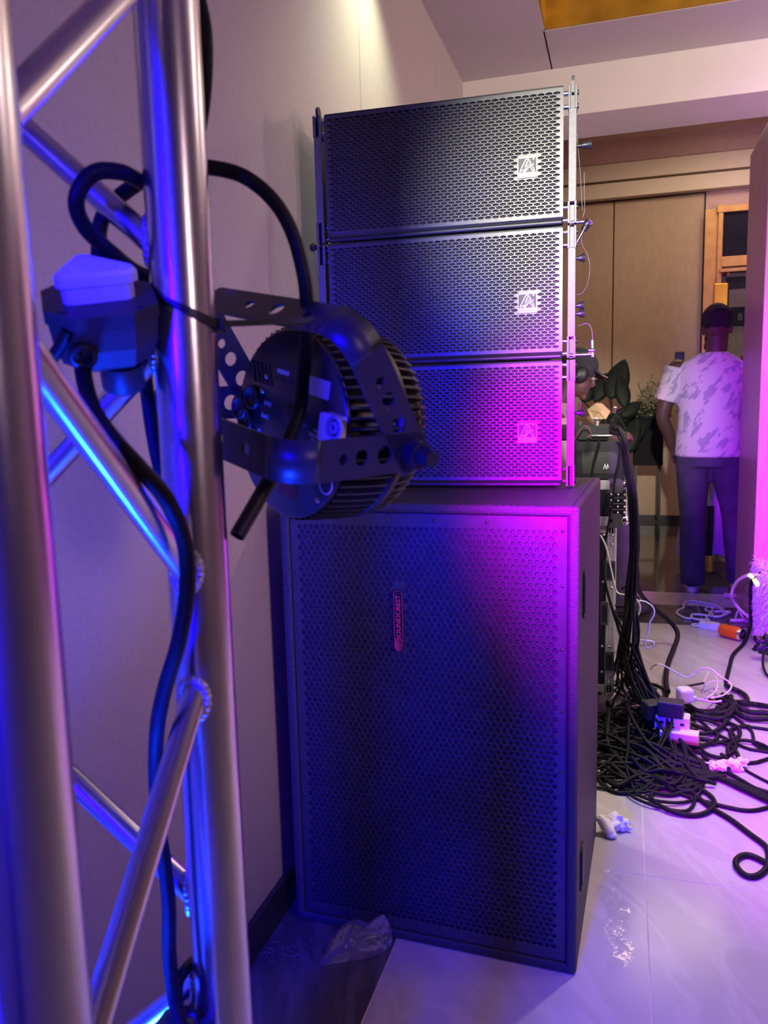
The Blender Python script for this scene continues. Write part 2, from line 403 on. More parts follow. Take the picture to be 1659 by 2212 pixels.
sg = thing('number_plate', 'dark navy plate with a faint figure 8 hung on the brown cabinet door', 'sign', Y(1593, 683, yc - .06))
part('plate', rectY(1571, 663, 1617, 704, yc - .055, .02, .003), mat('navy_plate', (.008, .008, .022), .8, spec=.15), sg, True)
mt = axes(V((1, 0, 0)), V((0, 0, 1)), V((0, -1, 0)), Y(1599, 685, yc - .058) - Y(1593, 683, yc - .06))
text('8', .085, mat('faint_grey_print', (.07, .07, .09), .6), sg, mt, 'figure')

# ------------------------------------------------------------------ lighting truss
ta = R_(-5.81); TD = V((sin(ta), cos(ta), 0)); TP = V((-TD.y, TD.x, 0)); TS = .237
cL = V((-.313, .335, 0)); cM = V((-.337, .571, 0)); cK = cM + TP * TS; cT = cL + TP * TS
truss = thing('lighting_truss', 'upright aluminium box truss with welded zigzag braces beside the wall', 'truss', (cL + cK) / 2)
part('base_plate', MB().box(((cL + cK).x / 2, (cL + cK).y / 2, .005), (.42, .42, .01), .002), m_alu, truss, True)
ZT = 2.66
for c in (cL, cM, cK, cT):
    part('chord', MB().cyl((c.x, c.y, .01), (c.x, c.y, ZT), .025, seg=40), m_alu, truss, True)
def weld(c, dirv, z, slope):
    # a rippled bead where a brace meets the chord
    mb = MB(); cen = V((c.x, c.y, z)) + dirv * .0235; side = V((0, 0, 1)).cross(dirv)
    pts = []
    for k in range(25):
        a = 2 * pi * k / 24
        r1 = .0118; dz = sin(a) * r1 * 1.5; ds = cos(a) * r1
        back = -(.025 - math.sqrt(max(0, .025 ** 2 - ds * ds)))
        pts.append(cen + side * ds + V((0, 0, dz)) + dirv * (back + .0015))
    mb.tube(pts[:-1], [.0030 + .0013 * (k % 2) for k in range(49)], seg=8, sub=4, closed=True)
    part('weld', mb, m_weld, truss, True)
def brace(a, b, za, zb):
    d = (b - a); d.z = 0; d.normalize()
    p, q = V((a.x, a.y, za)) + d * .018, V((b.x, b.y, zb)) - d * .018
    part('brace', MB().cyl(p, q, .0104, seg=24), m_alu, truss, True)
    weld(a, d, za + (zb - za) * .03, 1); weld(b, -d, zb - (zb - za) * .03, -1)
zs = [1.527, 1.247, .969, .689, .411]
for z in (.130, .689, 1.247, 1.806):       # falling braces L -> M and rising back, camera side face
    brace(cL, cM, z, z - .181 if z > .2 else .03)
for z in (.411, .969, 1.527, 2.085, 2.55):
    brace(cM, cL, z, z - .181)
for z in (.694, 1.253, 1.812, 2.37): brace(cM, cK, z, z - .181)
for z in (.39, .950, 1.508, 2.07): brace(cK, cM, z, z - .181)
for z in (.55, 1.11, 1.67, 2.2): brace(cL, cT, z, z - .181); brace(cT, cL, z - .28, z - .46)
for z in (.5, 1.05, 1.6, 2.15): brace(cT, cK, z, z - .181); brace(cK, cT, z - .28, z - .46)

# ------------------------------------------------------------------ blue uplight standing inside the truss foot
up = thing('uplight', 'tall black uplight throwing blue light from the floor inside the truss', 'light', V((-.458, .438, .011)))
part('body', MB().lathe([(0, 0), (.055, 0), (.058, .02), (.058, .37), (.062, .385), (.062, .405), (.054, .405)], 32), m_black, up)
mb = MB().lathe([(0, .392), (.054, .392)], 32)
me_ = bpy.data.materials.new('blue_lens'); me_.use_nodes = True
bb = me_.node_tree.nodes['Principled BSDF']; bb.inputs['Base Color'].default_value = (.02, .02, .3, 1); bb.inputs['Emission Color'].default_value = (0, .02, 1, 1); bb.inputs['Emission Strength'].default_value = 6
part('lens', mb, me_, up)

# ------------------------------------------------------------------ par can hung on the truss
def cv3(x, y, z): return AX * x + AD * y + AF * z
pa = cv3(.74, -.10, .66).normalized()                         # where the lamp points
pp = cv3(.62, .28, -.73); pp = (pp - pa * pp.dot(pa)).normalized()   # tilt axis, towards the camera
pq = pp.cross(pa).normalized()
if pq.z < 0: pq = -pq
PC = D(700, 915, .80)
par = thing('par_can', 'black finned stage spotlight on a double yoke, clamped to the truss', 'light', PC)
xq = pq.cross(pa) if False else pa.cross(pq)
PM = axes(pq.cross(pa).normalized(), pq, pa, (0, 0, 0))       # local x,y across, z along the beam
part('housing', MB().lathe([(0, -.040), (.074, -.040), (.076, -.036), (.076, .050), (.082, .054), (.084, .060), (.078, .062), (0, .058)], 56, PM), m_black, par)
part('back_plate', MB().lathe([(0, -.045), (.090, -.045), (.092, -.043), (.092, -.040), (0, -.040)], 56, PM), mat('gloss_black_plate', (.030, .030, .034), .30, var=.05), par, label='round black rear panel with sockets and print')
fin = MB(); pr = [(-.041, .074), (-.041, .0945), (-.02, .0965), (.005, .0980), (.025, .0975), (.045, .095), (.056, .090), (.056, .074)]
fin.add([(r, -.0012, z) for z, r in pr] + [(r, .0012, z) for z, r in pr], [tuple(range(8)), tuple(range(8, 16))[::-1]] + [(i, i + 8, (i + 1) % 8 + 8, (i + 1) % 8) for i in range(8)])
fme = fin.mesh('fin', m_black)
for k in range(62):
    o = bpy.data.objects.new('fin', fme); C.objects.link(o); o.parent = par
    o.matrix_basis = PM @ Matrix.Rotation(2 * pi * (k + .5) / 62, 4, 'Z')
part('band', MB().lathe([(.090, .016), (.0982, .016), (.0984, .026), (.090, .026)], 72, PM), m_black, par)
ml_ = bpy.data.materials.new('magenta_lens'); ml_.use_nodes = True; q = ml_.node_tree.nodes['Principled BSDF']
q.inputs['Base Color'].default_value = (.2, .0, .3, 1); q.inputs['Emission Color'].default_value = (.5, 0, 1, 1); q.inputs['Emission Strength'].default_value = 8
part('lens', MB().lathe([(0, .0590), (.077, .0615)], 40, PM), ml_, par)
spot('par_can_beam', PC + pa * .068, PC + pa * 3 + V((0, 0, -.42)), 82, 1.0, (.52, 0, 1), 1000, .05)
# double yoke of perforated strap
def strap(ang, L, holes_arm, holes_bar, wid=.036, hw=.127, th=.0028, fillet=.03):
    u = (-pa * cos(ang) + pq * sin(ang)).normalized(); w = pp.cross(u).normalized()
    # path along the U in (x, y): x along tilt axis, y along u
    segs = []; f = fillet
    def lin(a, b): segs.append(('l', a, b))
    lin((hw, -.016), (hw, L - f))
    arc1 = [(hw - f + f * cos(t), L - f + f * sin(t)) for t in [R_(a) for a in range(0, 91, 9)]]
    arc2 = [(-hw + f + f * cos(t), L - f + f * sin(t)) for t in [R_(a) for a in range(90, 181, 9)]]
    mb = MB()
    def pos(x, y, s, n, nx, ny): return pp * (x + nx * n) + u * (y + ny * n) + w * s
    def quadrun(pl_):
        vs = []; m = len(pl_)
        for i, (x, y) in enumerate(pl_):
            a = pl_[max(i - 1, 0)]; b = pl_[min(i + 1, m - 1)]; tx, ty = b[0] - a[0], b[1] - a[1]; l = math.hypot(tx, ty); nx, ny = ty / l, -tx / l
            for n in (0, th):
                for s in (-wid / 2, wid / 2): vs.append(pos(x, y, s, n, nx, ny))
        fs = []
        for i in range(m - 1):
            a, b = i * 4, i * 4 + 4
            fs += [(a, a + 1, b + 1, b), (a + 2, b + 2, b + 3, a + 3), (a, b, b + 2, a + 2), (a + 1, a + 3, b + 3, b + 1)]
        fs += [(0, 2, 3, 1), (m * 4 - 4, m * 4 - 3, m * 4 - 1, m * 4 - 2)]
        mb.add(vs, fs, m > 2)
    def holed(a, b, holes):
        l = math.hypot(b[0] - a[0], b[1] - a[1]); tx, ty = (b[0] - a[0]) / l, (b[1] - a[1]) / l; nx, ny = ty, -tx
        at = 0.0; K = 24
        P3 = lambda t, s, n: pos(a[0] + tx * t, a[1] + ty * t, s, n, nx, ny)
        for (c, r) in holes:
            h = r + .004
            if c - h > at + .0005: quadrun([(a[0] + tx * at, a[1] + ty * at), (a[0] + tx * (c - h), a[1] + ty * (c - h))])
            vs = []
            for n in (0, th):
                for k in range(K):
                    an = 2 * pi * k / K; cx, sx = cos(an), sin(an); q = 1 / max(abs(cx), abs(sx))
                    vs += [P3(c + cx * r, sx * r, n), P3(c + cx * q * h, sx * q * (wid / 2), n)]
            fs = []
            for k in range(K):
                i, j = 2 * k, 2 * ((k + 1) % K); o = 2 * K
                fs += [(i, i + 1, j + 1, j), (o + i, o + j, o + j + 1, o + i + 1), (i, j, o + j, o + i), (i + 1, o + i + 1, o + j + 1, j + 1)]
            mb.add(vs, fs); at = c + h
        if l > at + .0005: quadrun([(a[0] + tx * at, a[1] + ty * at), b])
    holed((hw, -.016), (hw, L - f), holes_arm)
    quadrun(arc1)
    holed((hw - f, L), (-hw + f, L), holes_bar)
    quadrun(arc2)
    holed((-hw, L - f), (-hw, -.016), [(L - f + .016 - c, r) for c, r in holes_arm[::-1]])
    return mb
armh = [(.016, .004), (.048, .0085), (.074, .0075), (.094, .005)]
m_yoke = mat('yoke_satin_black', (.028, .027, .031), .38, var=.06, bump=.06, bscale=700)
part('yoke_strap', strap(R_(53), .135, armh, [(.03, .006), (.075, .008), (.12, .006)]), m_yoke, par)
part('yoke_strap', strap(R_(-2), .132, armh, [(.03, .006), (.075, .008), (.12, .006)]), m_yoke, par)
mb = MB(); p1 = pp * .127
mb.cyl(p1 - pp * .05, p1 + pp * .012, .006, seg=12); mb.cyl(p1 + pp * .004, p1 + pp * .016, .0125, seg=20); mb.cyl(p1 + pp * .016, p1 + pp * .030, .0095, .0085, seg=6, smooth=False)
part('tilt_knob', mb, m_black, par)
mb = MB(); mb.cyl(-p1 + pp * .05, -p1 - pp * .012, .006, seg=12); mb.cyl(-p1 - pp * .004, -p1 - pp * .02, .0125, seg=20)
part('tilt_knob', mb, m_black, par)
# things on the rear panel
def onplate(px, py, off=.0):
    d = ray(px, py); n = -pa; p0 = PC - pa * (.045 + off)
    return EYE + d * ((p0 - EYE).dot(n) / d.dot(n)) - PC
def pdir(a, b):
    d = onplate(*b) - onplate(*a); return d.normalized()
ex = pdir((570, 830), (740, 890)); ey = (-pa).cross(ex).normalized()
if ey.z < 0: ey = -ey
def platebox(px, py, w, h, t, m, name, label=None, r=.001, off=0.0):
    mb = MB().prism(rrect(w, h, r), 0, t, axes(ex, ey, -pa, onplate(px, py, off)))
    return part(name, mb, m, par, label=label)
m_silk = mat('grey_print', (.80, .80, .85), .6); m_stk = mat('sticker_white', (.62, .60, .62), .5)
def ptext(s, px, py, size, flip=True, m=None):
    M = axes(-ex if flip else ex, -ey if flip else ey, -pa, onplate(px, py, .0008))
    text(s, size, m or m_silk, par, M, 'lettering', .0001)
ptext('OUT', 578, 871, .0062); ptext('DMX', 572, 898, .0062); ptext('IN', 560, 929, .0062)
ptext('OUT', 699, 912, .0072); ptext('50-60Hz', 690, 934, .0052); ptext('100-240VAC', 685, 943, .0052); ptext('POWER', 685, 954, .0058)
platebox(620, 806, .036, .020, .0005, mat('sticker_black', (.015, .015, .02), .3), 'rating_label', 'black rating label with a pale strip')
platebox(613, 804, .020, .0045, .0008, m_stk, 'rating_strip')
platebox(690, 838, .032, .017, .0006, m_stk, 'sticker', 'pale paper sticker')
platebox(622, 1058, .030, .014, .0006, mat('sticker_red', (.20, .02, .03), .4), 'warning_label', 'dark red warning label')
pc = platebox(728, 926, .0265, .0265, .011, m_white, 'power_socket', 'off-white square power inlet', .003)
def sub(parent, mb, m, name):
    o = bpy.data.objects.new(name, mb.mesh(name, m)); C.objects.link(o); o.parent = parent; return o
q0 = onplate(724, 924, .0112)
A = axes(ex, ey, -pa, q0)
sub(pc, MB().lathe([(.0078, .0), (.0078, .0025), (.0108, .0025), (.0108, 0)], 24, A), mat('socket_grey', (.34, .33, .36), .4), 'socket_ring')
sub(pc, MB().lathe([(0, .0004), (.0078, .0004)], 24, A), m_rubber, 'socket_well')
sub(pc, MB().lathe([(.0028, 0), (.0028, .003), (.0056, .003), (.0056, 0)], 20, A), mat('socket_grey', (.34, .33, .36), .4), 'socket_core')
for px, py in ((547, 858), (533, 906), (520, 880)):
    A = axes(ex, ey, -pa, onplate(px, py, .0002))
    part('data_socket', MB().lathe([(.0, .0015), (.0095, .0015), (.0095, .004), (.0125, .004), (.0128, 0)], 24, A), m_black, par)
for px, py in ((576, 813), (567, 844), (687, 1081), (527, 870), (548, 930)):
    A = axes(ex, ey, -pa, onplate(px, py))
    part('screw', MB().lathe([(0, .0022), (.0018, .002), (.0026, .0004), (.0028, 0)], 12, A), m_bolt, par)
vb = MB()
for i in range(5):
    for j in range(6): vb.prism(rrect(.0036, .0036, .0006, 2), 0, .0006, axes(ex, ey, -pa, onplate(545 + i * 9 + j * 1, 779 + j * 8 + i * 3)))
part('vent_slots', vb, m_rubber, par)
dk = MB()
A = axes(ex, ey, -pa, onplate(705, 1046)); dk.lathe([(.0085, .001), (.010, .001), (.010, 0)], 24, A)
part('dial', dk, m_silk, par)
for px, py in ((624, 893), (653, 903)):
    part('blank_plug', MB().lathe([(0, .0012), (.0085, .0012), (.0095, 0)], 24, axes(ex, ey, -pa, onplate(px, py))), m_rubber, par)

# ------------------------------------------------------------------ cables and boxes on the truss
def rope(name, pts, r, m, label, cat='cable', group=None, seg=10, sub=8):
    return single(name, MB().tube(pts, r, seg, sub), m, label, cat, group)
kpts = [D(575, 1045, .69), D(600, 1005, .70), D(622, 955, .705), D(648, 880, .715), D(656, 800, .715), D(663, 720, .70), D(663, 660, .685), D(655, 590, .675), D(632, 505, .668), D(592, 435, .66), D(530, 383, .655), D(460, 363, .652),
        D(380, 362, .655), D(320, 395, .635), D(262, 372, .60), D(200, 375, .585), D(165, 430, .585), D(183, 490, .60), D(240, 545, .622), D(300, 590, .645), D(360, 600, .665),
        D(415, 555, .675), D(400, 480, .675), D(330, 395, .665), D(270, 415, .645), D(222, 470, .635), D(213, 540, .63), D(215, 600, .625), D(222, 645, .618)]
knot = thing('mains_cable', 'thick black cable looped round the truss post above the socket box', 'cable', kpts[12])
part('sheath', MB().tube(kpts, .0062, 14, 8), m_cable, knot, True)
e0, e1 = D(582, 1038, .69), D(512, 1158, .665); ed = (e1 - e0).normalized()
mb = MB(); t1 = ed.orthogonal().normalized(); mb.cyl(e0, e1, .0070, .0068, seg=20, cap=False); mb.cyl(e1 + ed * .0001, e0, .0054, .0054, seg=20, cap=False)
A = axes(t1, ed.cross(t1), ed, e1)
mb.lathe([(.0054, 0), (.0068, 0)], 20, A); mb.lathe([(0, -.012), (.0054, -.012)], 20, A)
part('connector', mb, m_rubber, knot, True, 'dangling open-ended black connector')
rope('signal_cable', [D(418, -60, .635), D(432, 0, .635), D(444, 60, .632), D(447, 120, .634), D(444, 190, .642), D(436, 260, .655), D(420, 330, .668), D(395, 400, .68)], .0052, m_cable, 'black cable bulging past the top of the truss post', seg=12)
rope('signal_cable', [D(312, 785, .648), D(318, 850, .655), D(327, 920, .662), D(340, 990, .668), D(360, 1060, .68), D(390, 1130, .70), D(420, 1210, .71), D(430, 1320, .715)], .0058, m_cable, 'short black cable passing behind the post under the socket box', seg=12)

# rubber trailing socket with the white plug on it
bn = (AD * -.80 + AF * -.58 + AX * .06).normalized()            # its top faces up and to the camera
bx_ = (AX * .93 + AD * -.20 + AF * .30); bx_ = (bx_ - bn * bx_.dot(bn)).normalized(); by_ = bn.cross(bx_)
BO = D(214, 640, .585)
box_ = thing('trailing_socket', 'faceted black rubber socket box tied to the truss post', 'socket', axes(bx_, by_, bn, BO))
def octo(a, b, c): return [(a, -b + c), (a, b - c), (a - c, b), (-a + c, b), (-a, b - c), (-a, -b + c), (-a + c, -b), (a - c, -b)]
o1, o2, o3, o4 = octo(.0385, .0385, .019), octo(.0370, .0370, .018), octo(.033, .033, .016), octo(.022, .022, .010)
mb = MB(); vs = [(x, y, z) for z, o in ((-.010, o1), (-.028, o2), (-.043, o3), (-.050, o4)) for x, y in o]
mb.add(vs, [(i * 8 + k, i * 8 + (k + 1) % 8, i * 8 + 8 + (k + 1) % 8, i * 8 + 8 + k)[::-1] for i in range(3) for k in range(8)] + [tuple(range(24, 32))[::-1]])
m_rub2 = mat('moulded_rubber', (.030, .030, .033), .40, var=.2, scale=60, bump=.2, bscale=700)
part('body', mb, m_rub2, box_)
mb = MB().prism(octo(.040, .040, .020), -.010, 0); part('face_plate', mb, m_rub2, box_)
for x, y in ((.027, .026), (-.027, .026), (.027, -.026), (-.027, -.026)):
    part('screw', MB().lathe([(0, .0002), (.0030, .0002), (.0032, -.001)], 12, Matrix.Translation((x, y, .0004))), m_rubber, box_)
part('foot', MB().lathe([(0, -.072), (.014, -.072), (.0165, -.069), (.0165, -.050)], 20, Matrix.Translation((.008, -.010, 0))), m_rub2, box_)
mb = MB().lathe([(.0068, 0), (.0105, .001), (.0105, .006), (.0068, .006)], 20, Matrix.Translation((-.019, -.0345, -.028)) @ Matrix.Rotation(R_(100), 4, 'X')); part('gland', mb, m_rubber, box_)
pl = thing('mains_plug', 'white three-pin mains plug pushed into the black rubber socket box', 'plug', axes(bx_, by_, bn, BO + bn * .0003))
def tri(s):
    p = []
    for cx, cy, r, a0, a1 in ((.020, .004, .009, -62, 62), (-.016, .0185, .007, 62, 178), (-.016, -.0185, .007, 182, 298)):
        p += [(s * (cx + r * cos(R_(a0 + (a1 - a0) * k / 6))), s * (cy + r * sin(R_(a0 + (a1 - a0) * k / 6)))) for k in range(7)]
    return p
pm = Matrix.Rotation(R_(-24), 4, 'Z')
part('pin_block', MB().prism([(x * .88, y * .88) for x, y in tri(1)], 0, .013, pm, True), m_white, pl)
mb = MB(); t1, t2 = tri(1.0), tri(.90); n = len(t1)
mb.prism(t1, .013, .0195, pm, True)
mb.add([(x, y, .0195) for x, y in t1] + [(x, y, .0225) for x, y in t2], [(i, (i + 1) % n, n + (i + 1) % n, n + i) for i in range(n)], True, pm)
mb.add([(x, y, .0225) for x, y in t2], [tuple(range(n))], False, pm); part('cover', mb, m_white, pl)
for x, y in ((-.012, .014), (-.012, -.014), (.016, .003)):
    part('screw_cap', MB().lathe([(0, .0229), (.0033, .0229), (.0036, .0225)], 16, pm @ Matrix.Translation((x, y, 0))), m_white, pl)
rope('power_lead', [D(150, 712, .56), D(135, 740, .57), D(112, 775, .58), D(80, 820, .59), D(40, 870, .60), D(-30, 920, .61)], .0048, m_cable, 'black lead leaving the side of the socket box behind the bright brace')
rope('power_lead', [D(176, 770, .585), D(184, 830, .575), D(205, 893, .555), D(245, 950, .545), D(300, 1010, .545), D(350, 1065, .555), D(385, 1130, .572), D(403, 1200, .585), D(403, 1290, .595), D(385, 1390, .605), D(358, 1480, .618), D(341, 1560, .63), D(336, 1640, .645),
      D(338, 1720, .655), D(345, 1800, .66), D(356, 1870, .665), D(365, 1960, .67), D(366, 2060, .675), D(376, 2150, .675), D(390, 2215, .67)], .0062, m_cable, 'long black lead winding down from the socket box past the braces', seg=12)
rope('power_lead', [D(470, 2040, .735), D(430, 2068, .72), D(400, 2095, .70), D(383, 2130, .69), D(385, 2190, .68)], .0052, m_cable, 'black lead curving out from behind the foot of the post')
# cable tie
tz = X(392, 681, cM.x).z
tie = MB(); ring = []
for k in range(28):
    a = 2 * pi * k / 28; ring.append(V((cM.x + .0262 * cos(a), cM.y + .0262 * sin(a), 1.277 - .012 * cos(a - .5))))
zt = thing('cable_tie', 'black cable tie strapped round the post with its long tail sticking out', 'cable tie', V((cM.x, cM.y, 1.277)))
vs = []
for p in ring: vs += [p + V((0, 0, -.0032)), p + V((0, 0, .0032))]
for p in ring:
    q = V(((p.x - cM.x) * 1.05 + cM.x, (p.y - cM.y) * 1.05 + cM.y, p.z)); vs += [q + V((0, 0, -.0032)), q + V((0, 0, .0032))]
n = 28; fs = []
for k in range(n):
    a, b = 2 * k, 2 * ((k + 1) % n); o = 2 * n
    fs += [(a, b, b + 1, a + 1), (o + a, o + a + 1, o + b + 1, o + b), (a, o + a, o + b, b), (a + 1, b + 1, o + b + 1, o + a + 1)]
part('strap', MB().add(vs, fs), m_rubber, zt, True)
h0 = D(470, 703, .632); mb = MB(); M = axes(AX, AD, AF, h0); mb.box((0, 0, 0), (.012, .010, .012), .001, M); part('lock', mb, m_rubber, zt, True)
t0, t1_ = D(470, 700, .628), D(712, 691, .66)
mb = MB(); dd = (t1_ - t0).normalized(); nn = dd.cross(AF).normalized(); tt = dd.cross(nn)
mb.add([t0 + nn * .0026 - tt * .0008, t0 - nn * .0026 - tt * .0008, t1_ - nn * .0019 - tt * .0008, t1_ + nn * .0019 - tt * .0008, t0 + nn * .0026 + tt * .0008, t0 - nn * .0026 + tt * .0008, t1_ - nn * .0019 + tt * .0008, t1_ + nn * .0019 + tt * .0008],
       [(0, 1, 2, 3), (7, 6, 5, 4), (0, 3, 7, 4), (1, 5, 6, 2), (0, 4, 5, 1), (3, 2, 6, 7)])
part('tail', mb, m_rubber, zt, True)
# small black junction box at the foot of the frame
jb = D(386, 2215, .68)
jn = thing('junction_box', 'black rubber junction box low on the truss where the leads meet', 'socket', jb)
mb = MB(); mb.box((0, 0, -.035), (.052, .05, .07), .010); part('body', mb, m_rub2, jn)
mb = MB(); mb.lathe([(0, .012), (.012, .010), (.016, -.004)], 16, Matrix.Translation((.002, 0, 0))); part('gland', mb, m_rubber, jn)

# ------------------------------------------------------------------ subwoofer
SW, SD, SH = .646, .590, .996
sa = math.atan2(1.549 - 1.574, .645)
SM = Matrix.Translation((-.722, 1.574, 0)) @ Matrix.Rotation(sa, 4, 'Z') @ Matrix.Translation((SW / 2, 0, 0))
sub_ = thing('subwoofer', 'tall black subwoofer cabinet with a hexagon grille standing against the wall', 'speaker', SM)
fr = .026
mb = MB()
t = .022
mb.box((0, SD / 2 - .0035, SH / 2), (SW - 2 * t, SD - .03, SH - 2 * t))        # carcass behind the grille
part('baffle', mb, m_grill, sub_)
mb = MB()
for c, d in (((-SW / 2 + t / 2, SD / 2, SH / 2), (t, SD, SH)), ((SW / 2 - t / 2, SD / 2, SH / 2), (t, SD, SH)), ((0, SD / 2, SH - t / 2), (SW - .012, SD, t)), ((0, SD / 2, t / 2), (SW - .012, SD, t))):
    mb.box(c, d, .0075, None, 3)
mb.box((0, SD - .01, SH / 2), (SW - .02, .016, SH - .02))
part('cabinet', mb, m_tex, sub_)
gw, gh = SW - 2 * t - .004, SH - 2 * t - .004
gr = hexplate(gw, gh, .0138, .01195, .80, .80, .019, .024, .0018, (-.052, .742 - t, .014, .078))
o = part('grille', gr, m_grill, sub_); o.matrix_basis = Matrix.Translation((0, .0065, t + .002))
m_dbolt = mat('dull_screw', (.10, .10, .10), .3, metal=.8)
def screw(x, z, y=.0062, r=.0036):
    return MB().lathe([(0, .0022), (r * .6, .0020), (r, .0003), (r, 0)], 12, axes(V((1, 0, 0)), V((0, 0, 1)), V((0, -1, 0)), V((x, y, z))))
for z in (.055, .185, .315, .445, .575, .705, .835, .945):
    for s in (-1, 1): part('screw', screw(s * (gw / 2 - .009), z), m_dbolt, sub_)
for x in (-.185, -.075, .03, .14): 
    part('screw', screw(x, SH - t - .013), m_dbolt, sub_); part('screw', screw(x, t + .013), m_dbolt, sub_)
for z in (.19, .80):
    mb = MB(); M = axes(V((0, 1, 0)), V((0, 0, 1)), V((1, 0, 0)), V((SW / 2, .1, z)))
    mb.prism(rrect(.05, .10, .012), -.004, .004, M); mb.prism(rrect(.035, .08, .009), .004, .0055, M)
    part('side_cup', mb, m_rubber, sub_)
for s in (-1, 1):
    for y in (.06, SD - .06):
        part('foot', MB().cyl((s * (SW / 2 - .05), y, -.0005), (s * (SW / 2 - .05), y, .004), .018), m_rubber, sub_)
# name badge, reading upwards
bx0, bz0 = -.052, .742
BM = axes(V((0, 0, 1)), V((-1, 0, 0)), V((0, -1, 0)), V((bx0, .0045, bz0)))      # badge x runs up, badge y to the left
red = mat('badge_red', (.85, .05, .09), .4, var=.02)
bg = part('name_badge', MB().prism(rrect(.138, .0225, .0108, 8), 0, .002, BM), mat('badge_black', (.012, .012, .016), .3), sub_, label='narrow black badge with red outline and lettering')
om = MB(); p1 = [(.066 - .0095 + .0095 * cos(R_(a)), .0095 * sin(R_(a))) for a in range(-90, 91, 15)]
pts = [(-.043, -.0095)] + p1 + [(-.048, .0095), (-.043, -.0095)]
pts[-2] = (-.038, .0095); pts[0] = (-.044, -.0095); pts[-1] = (-.044, -.0095)
for a, b in zip(pts, pts[1:]):
    d = V((b[0] - a[0], b[1] - a[1], 0)); l = d.length; d.normalize(); nn = V((-d.y, d.x, 0)) * .00045
    a3, b3 = V((*a, .0022)) - d * .0003, V((*b, .0022)) + d * .0003
    om.add([a3 - nn, b3 - nn, b3 + nn, a3 + nn], [(0, 1, 2, 3)], False, BM)
for k in range(6):                                                # the striped foot of the badge
    y = -.0088 + k * .0034; h = .0004 + .00018 * k
    x1 = -.0462 + (.006 * (y + .0095) / .019); x0 = -.0575 - math.sqrt(max(0, .0095 ** 2 - y * y)) + .0005
    om.add([(x0, y - h, .0022), (x1, y - h, .0022), (x1, y + h, .0022), (x0, y + h, .0022)], [(0, 1, 2, 3)], False, BM)
o = bpy.data.objects.new('badge_outline', om.mesh('badge_outline', red)); C.objects.link(o); o.parent = bg
text('SOUNDCREST', .0138, red, bg, BM @ Matrix.Translation((.0075, -.0002, .0022)), 'lettering', .0001, .0002, 1.12)

# ------------------------------------------------------------------ line array of three boxes on the subwoofer
aa = R_(2.4); LX = (-.690, -.128)
LW = LX[1] - LX[0]; LH = .2925; LD = .36
LM = lambda k: Matrix.Translation((LX[0], 1.838, SH + .003 + k * (LH + .0015))) @ Matrix.Rotation(aa, 4, 'Z') @ Matrix.Translation((LW / 2, 0, 0))
names = ['lowest black line array box with a magenta-lit badge, on the subwoofer', 'middle black line array box of the stack of three', 'topmost black line array box, under the two lifting eyes']
arr = thing('line_array_box', names[0], 'speaker', LM(0), 'line array boxes stacked on the subwoofer')
cw = LW - .012
cb_ = MB()
prof = [(-cw / 2, .006), (cw / 2, .006), (cw / 2 - .05, LD), (-cw / 2 + .05, LD)]
cb_.prism(prof, .012, LH - .004)
part('cabinet', cb_, m_tex, arr)
part('edge_lip', MB().box((0, .012, .0065), (cw, .020, .011), .004), m_black, arr); part('edge_lip', MB().box((0, .013, LH - .0035), (cw, .022, .006), .0025), m_black, arr)
gh2 = LH - .022
gr2 = hexplate(cw, gh2, .0168, .00655, .86, .80, .013, .0085, .0016, (cw / 2 - .078, gh2 - .160, .024, .026))
gr2.add([(-cw / 2, 0, 0), (cw / 2, 0, 0), (cw / 2, .004, -.005), (-cw / 2, .004, -.005)], [(0, 3, 2, 1)]); gr2.add([(-cw / 2, 0, gh2), (cw / 2, 0, gh2), (cw / 2, .005, gh2 + .003), (-cw / 2, .005, gh2 + .003)], [(0, 1, 2, 3)])
o = part('grille', gr2, m_grill, arr); o.matrix_basis = Matrix.Translation((0, 0, .0165))
# badge
gx, gz = cw / 2 - .078, .0165 + gh2 - .160
GM = axes(V((1, 0, 0)), V((0, 0, 1)), V((0, -1, 0)), V((gx, -.0005, gz)))
m_bp = mat('badge_grey', (.016, .016, .014), .5, var=.03); m_bw = mat('badge_silver', (.30, .30, .28), .4, var=.02)
bdg = part('badge', MB().prism(rrect(.0435, .0435, .0028), -.001, .0022, GM), m_bp, arr, label='square badge with a slanted letter A')
lm = MB()
def stroke(pl_, wd, z=.0026, close=False):
    q = pl_ + [pl_[0]] if close else pl_
    for a, b in zip(q, q[1:]):
        d = V((b[0] - a[0], b[1] - a[1], 0)); d.normalize(); nn = V((-d.y, d.x, 0)) * wd / 2
        a3, b3 = V((*a, z)) - d * wd * .35, V((*b, z)) + d * wd * .35
        lm.add([a3 - nn, b3 - nn, b3 + nn, a3 + nn], [(0, 1, 2, 3)], False, GM)
u = .0435 / 960.0                                                  # badge drawn on a 960 unit square, centre 760, 900
q_ = lambda x, y: ((x - 765) * u, (900 - y) * u)
stroke([(-.0207, -.0207), (.0207, -.0207), (.0207, .0207), (-.0207, .0207)], .0022, close=True)
stroke([q_(330, 1140), q_(1200, 1140)], .0016)
lm.add([V((*q_(340, 1160), .0026)), V((*q_(340, 1340), .0026)), V((*q_(1190, 1340), .0026)), V((*q_(1190, 1160), .0026))], [(0, 1, 2, 3)], False, GM)
stroke([q_(830, 510), q_(690, 520), q_(400, 1090)], .0026); stroke([q_(400, 1090), q_(1060, 800)], .0026)
stroke([q_(1060, 800), q_(1050, 745), q_(930, 775)], .0022); stroke([q_(830, 510), q_(940, 740)], .0028)
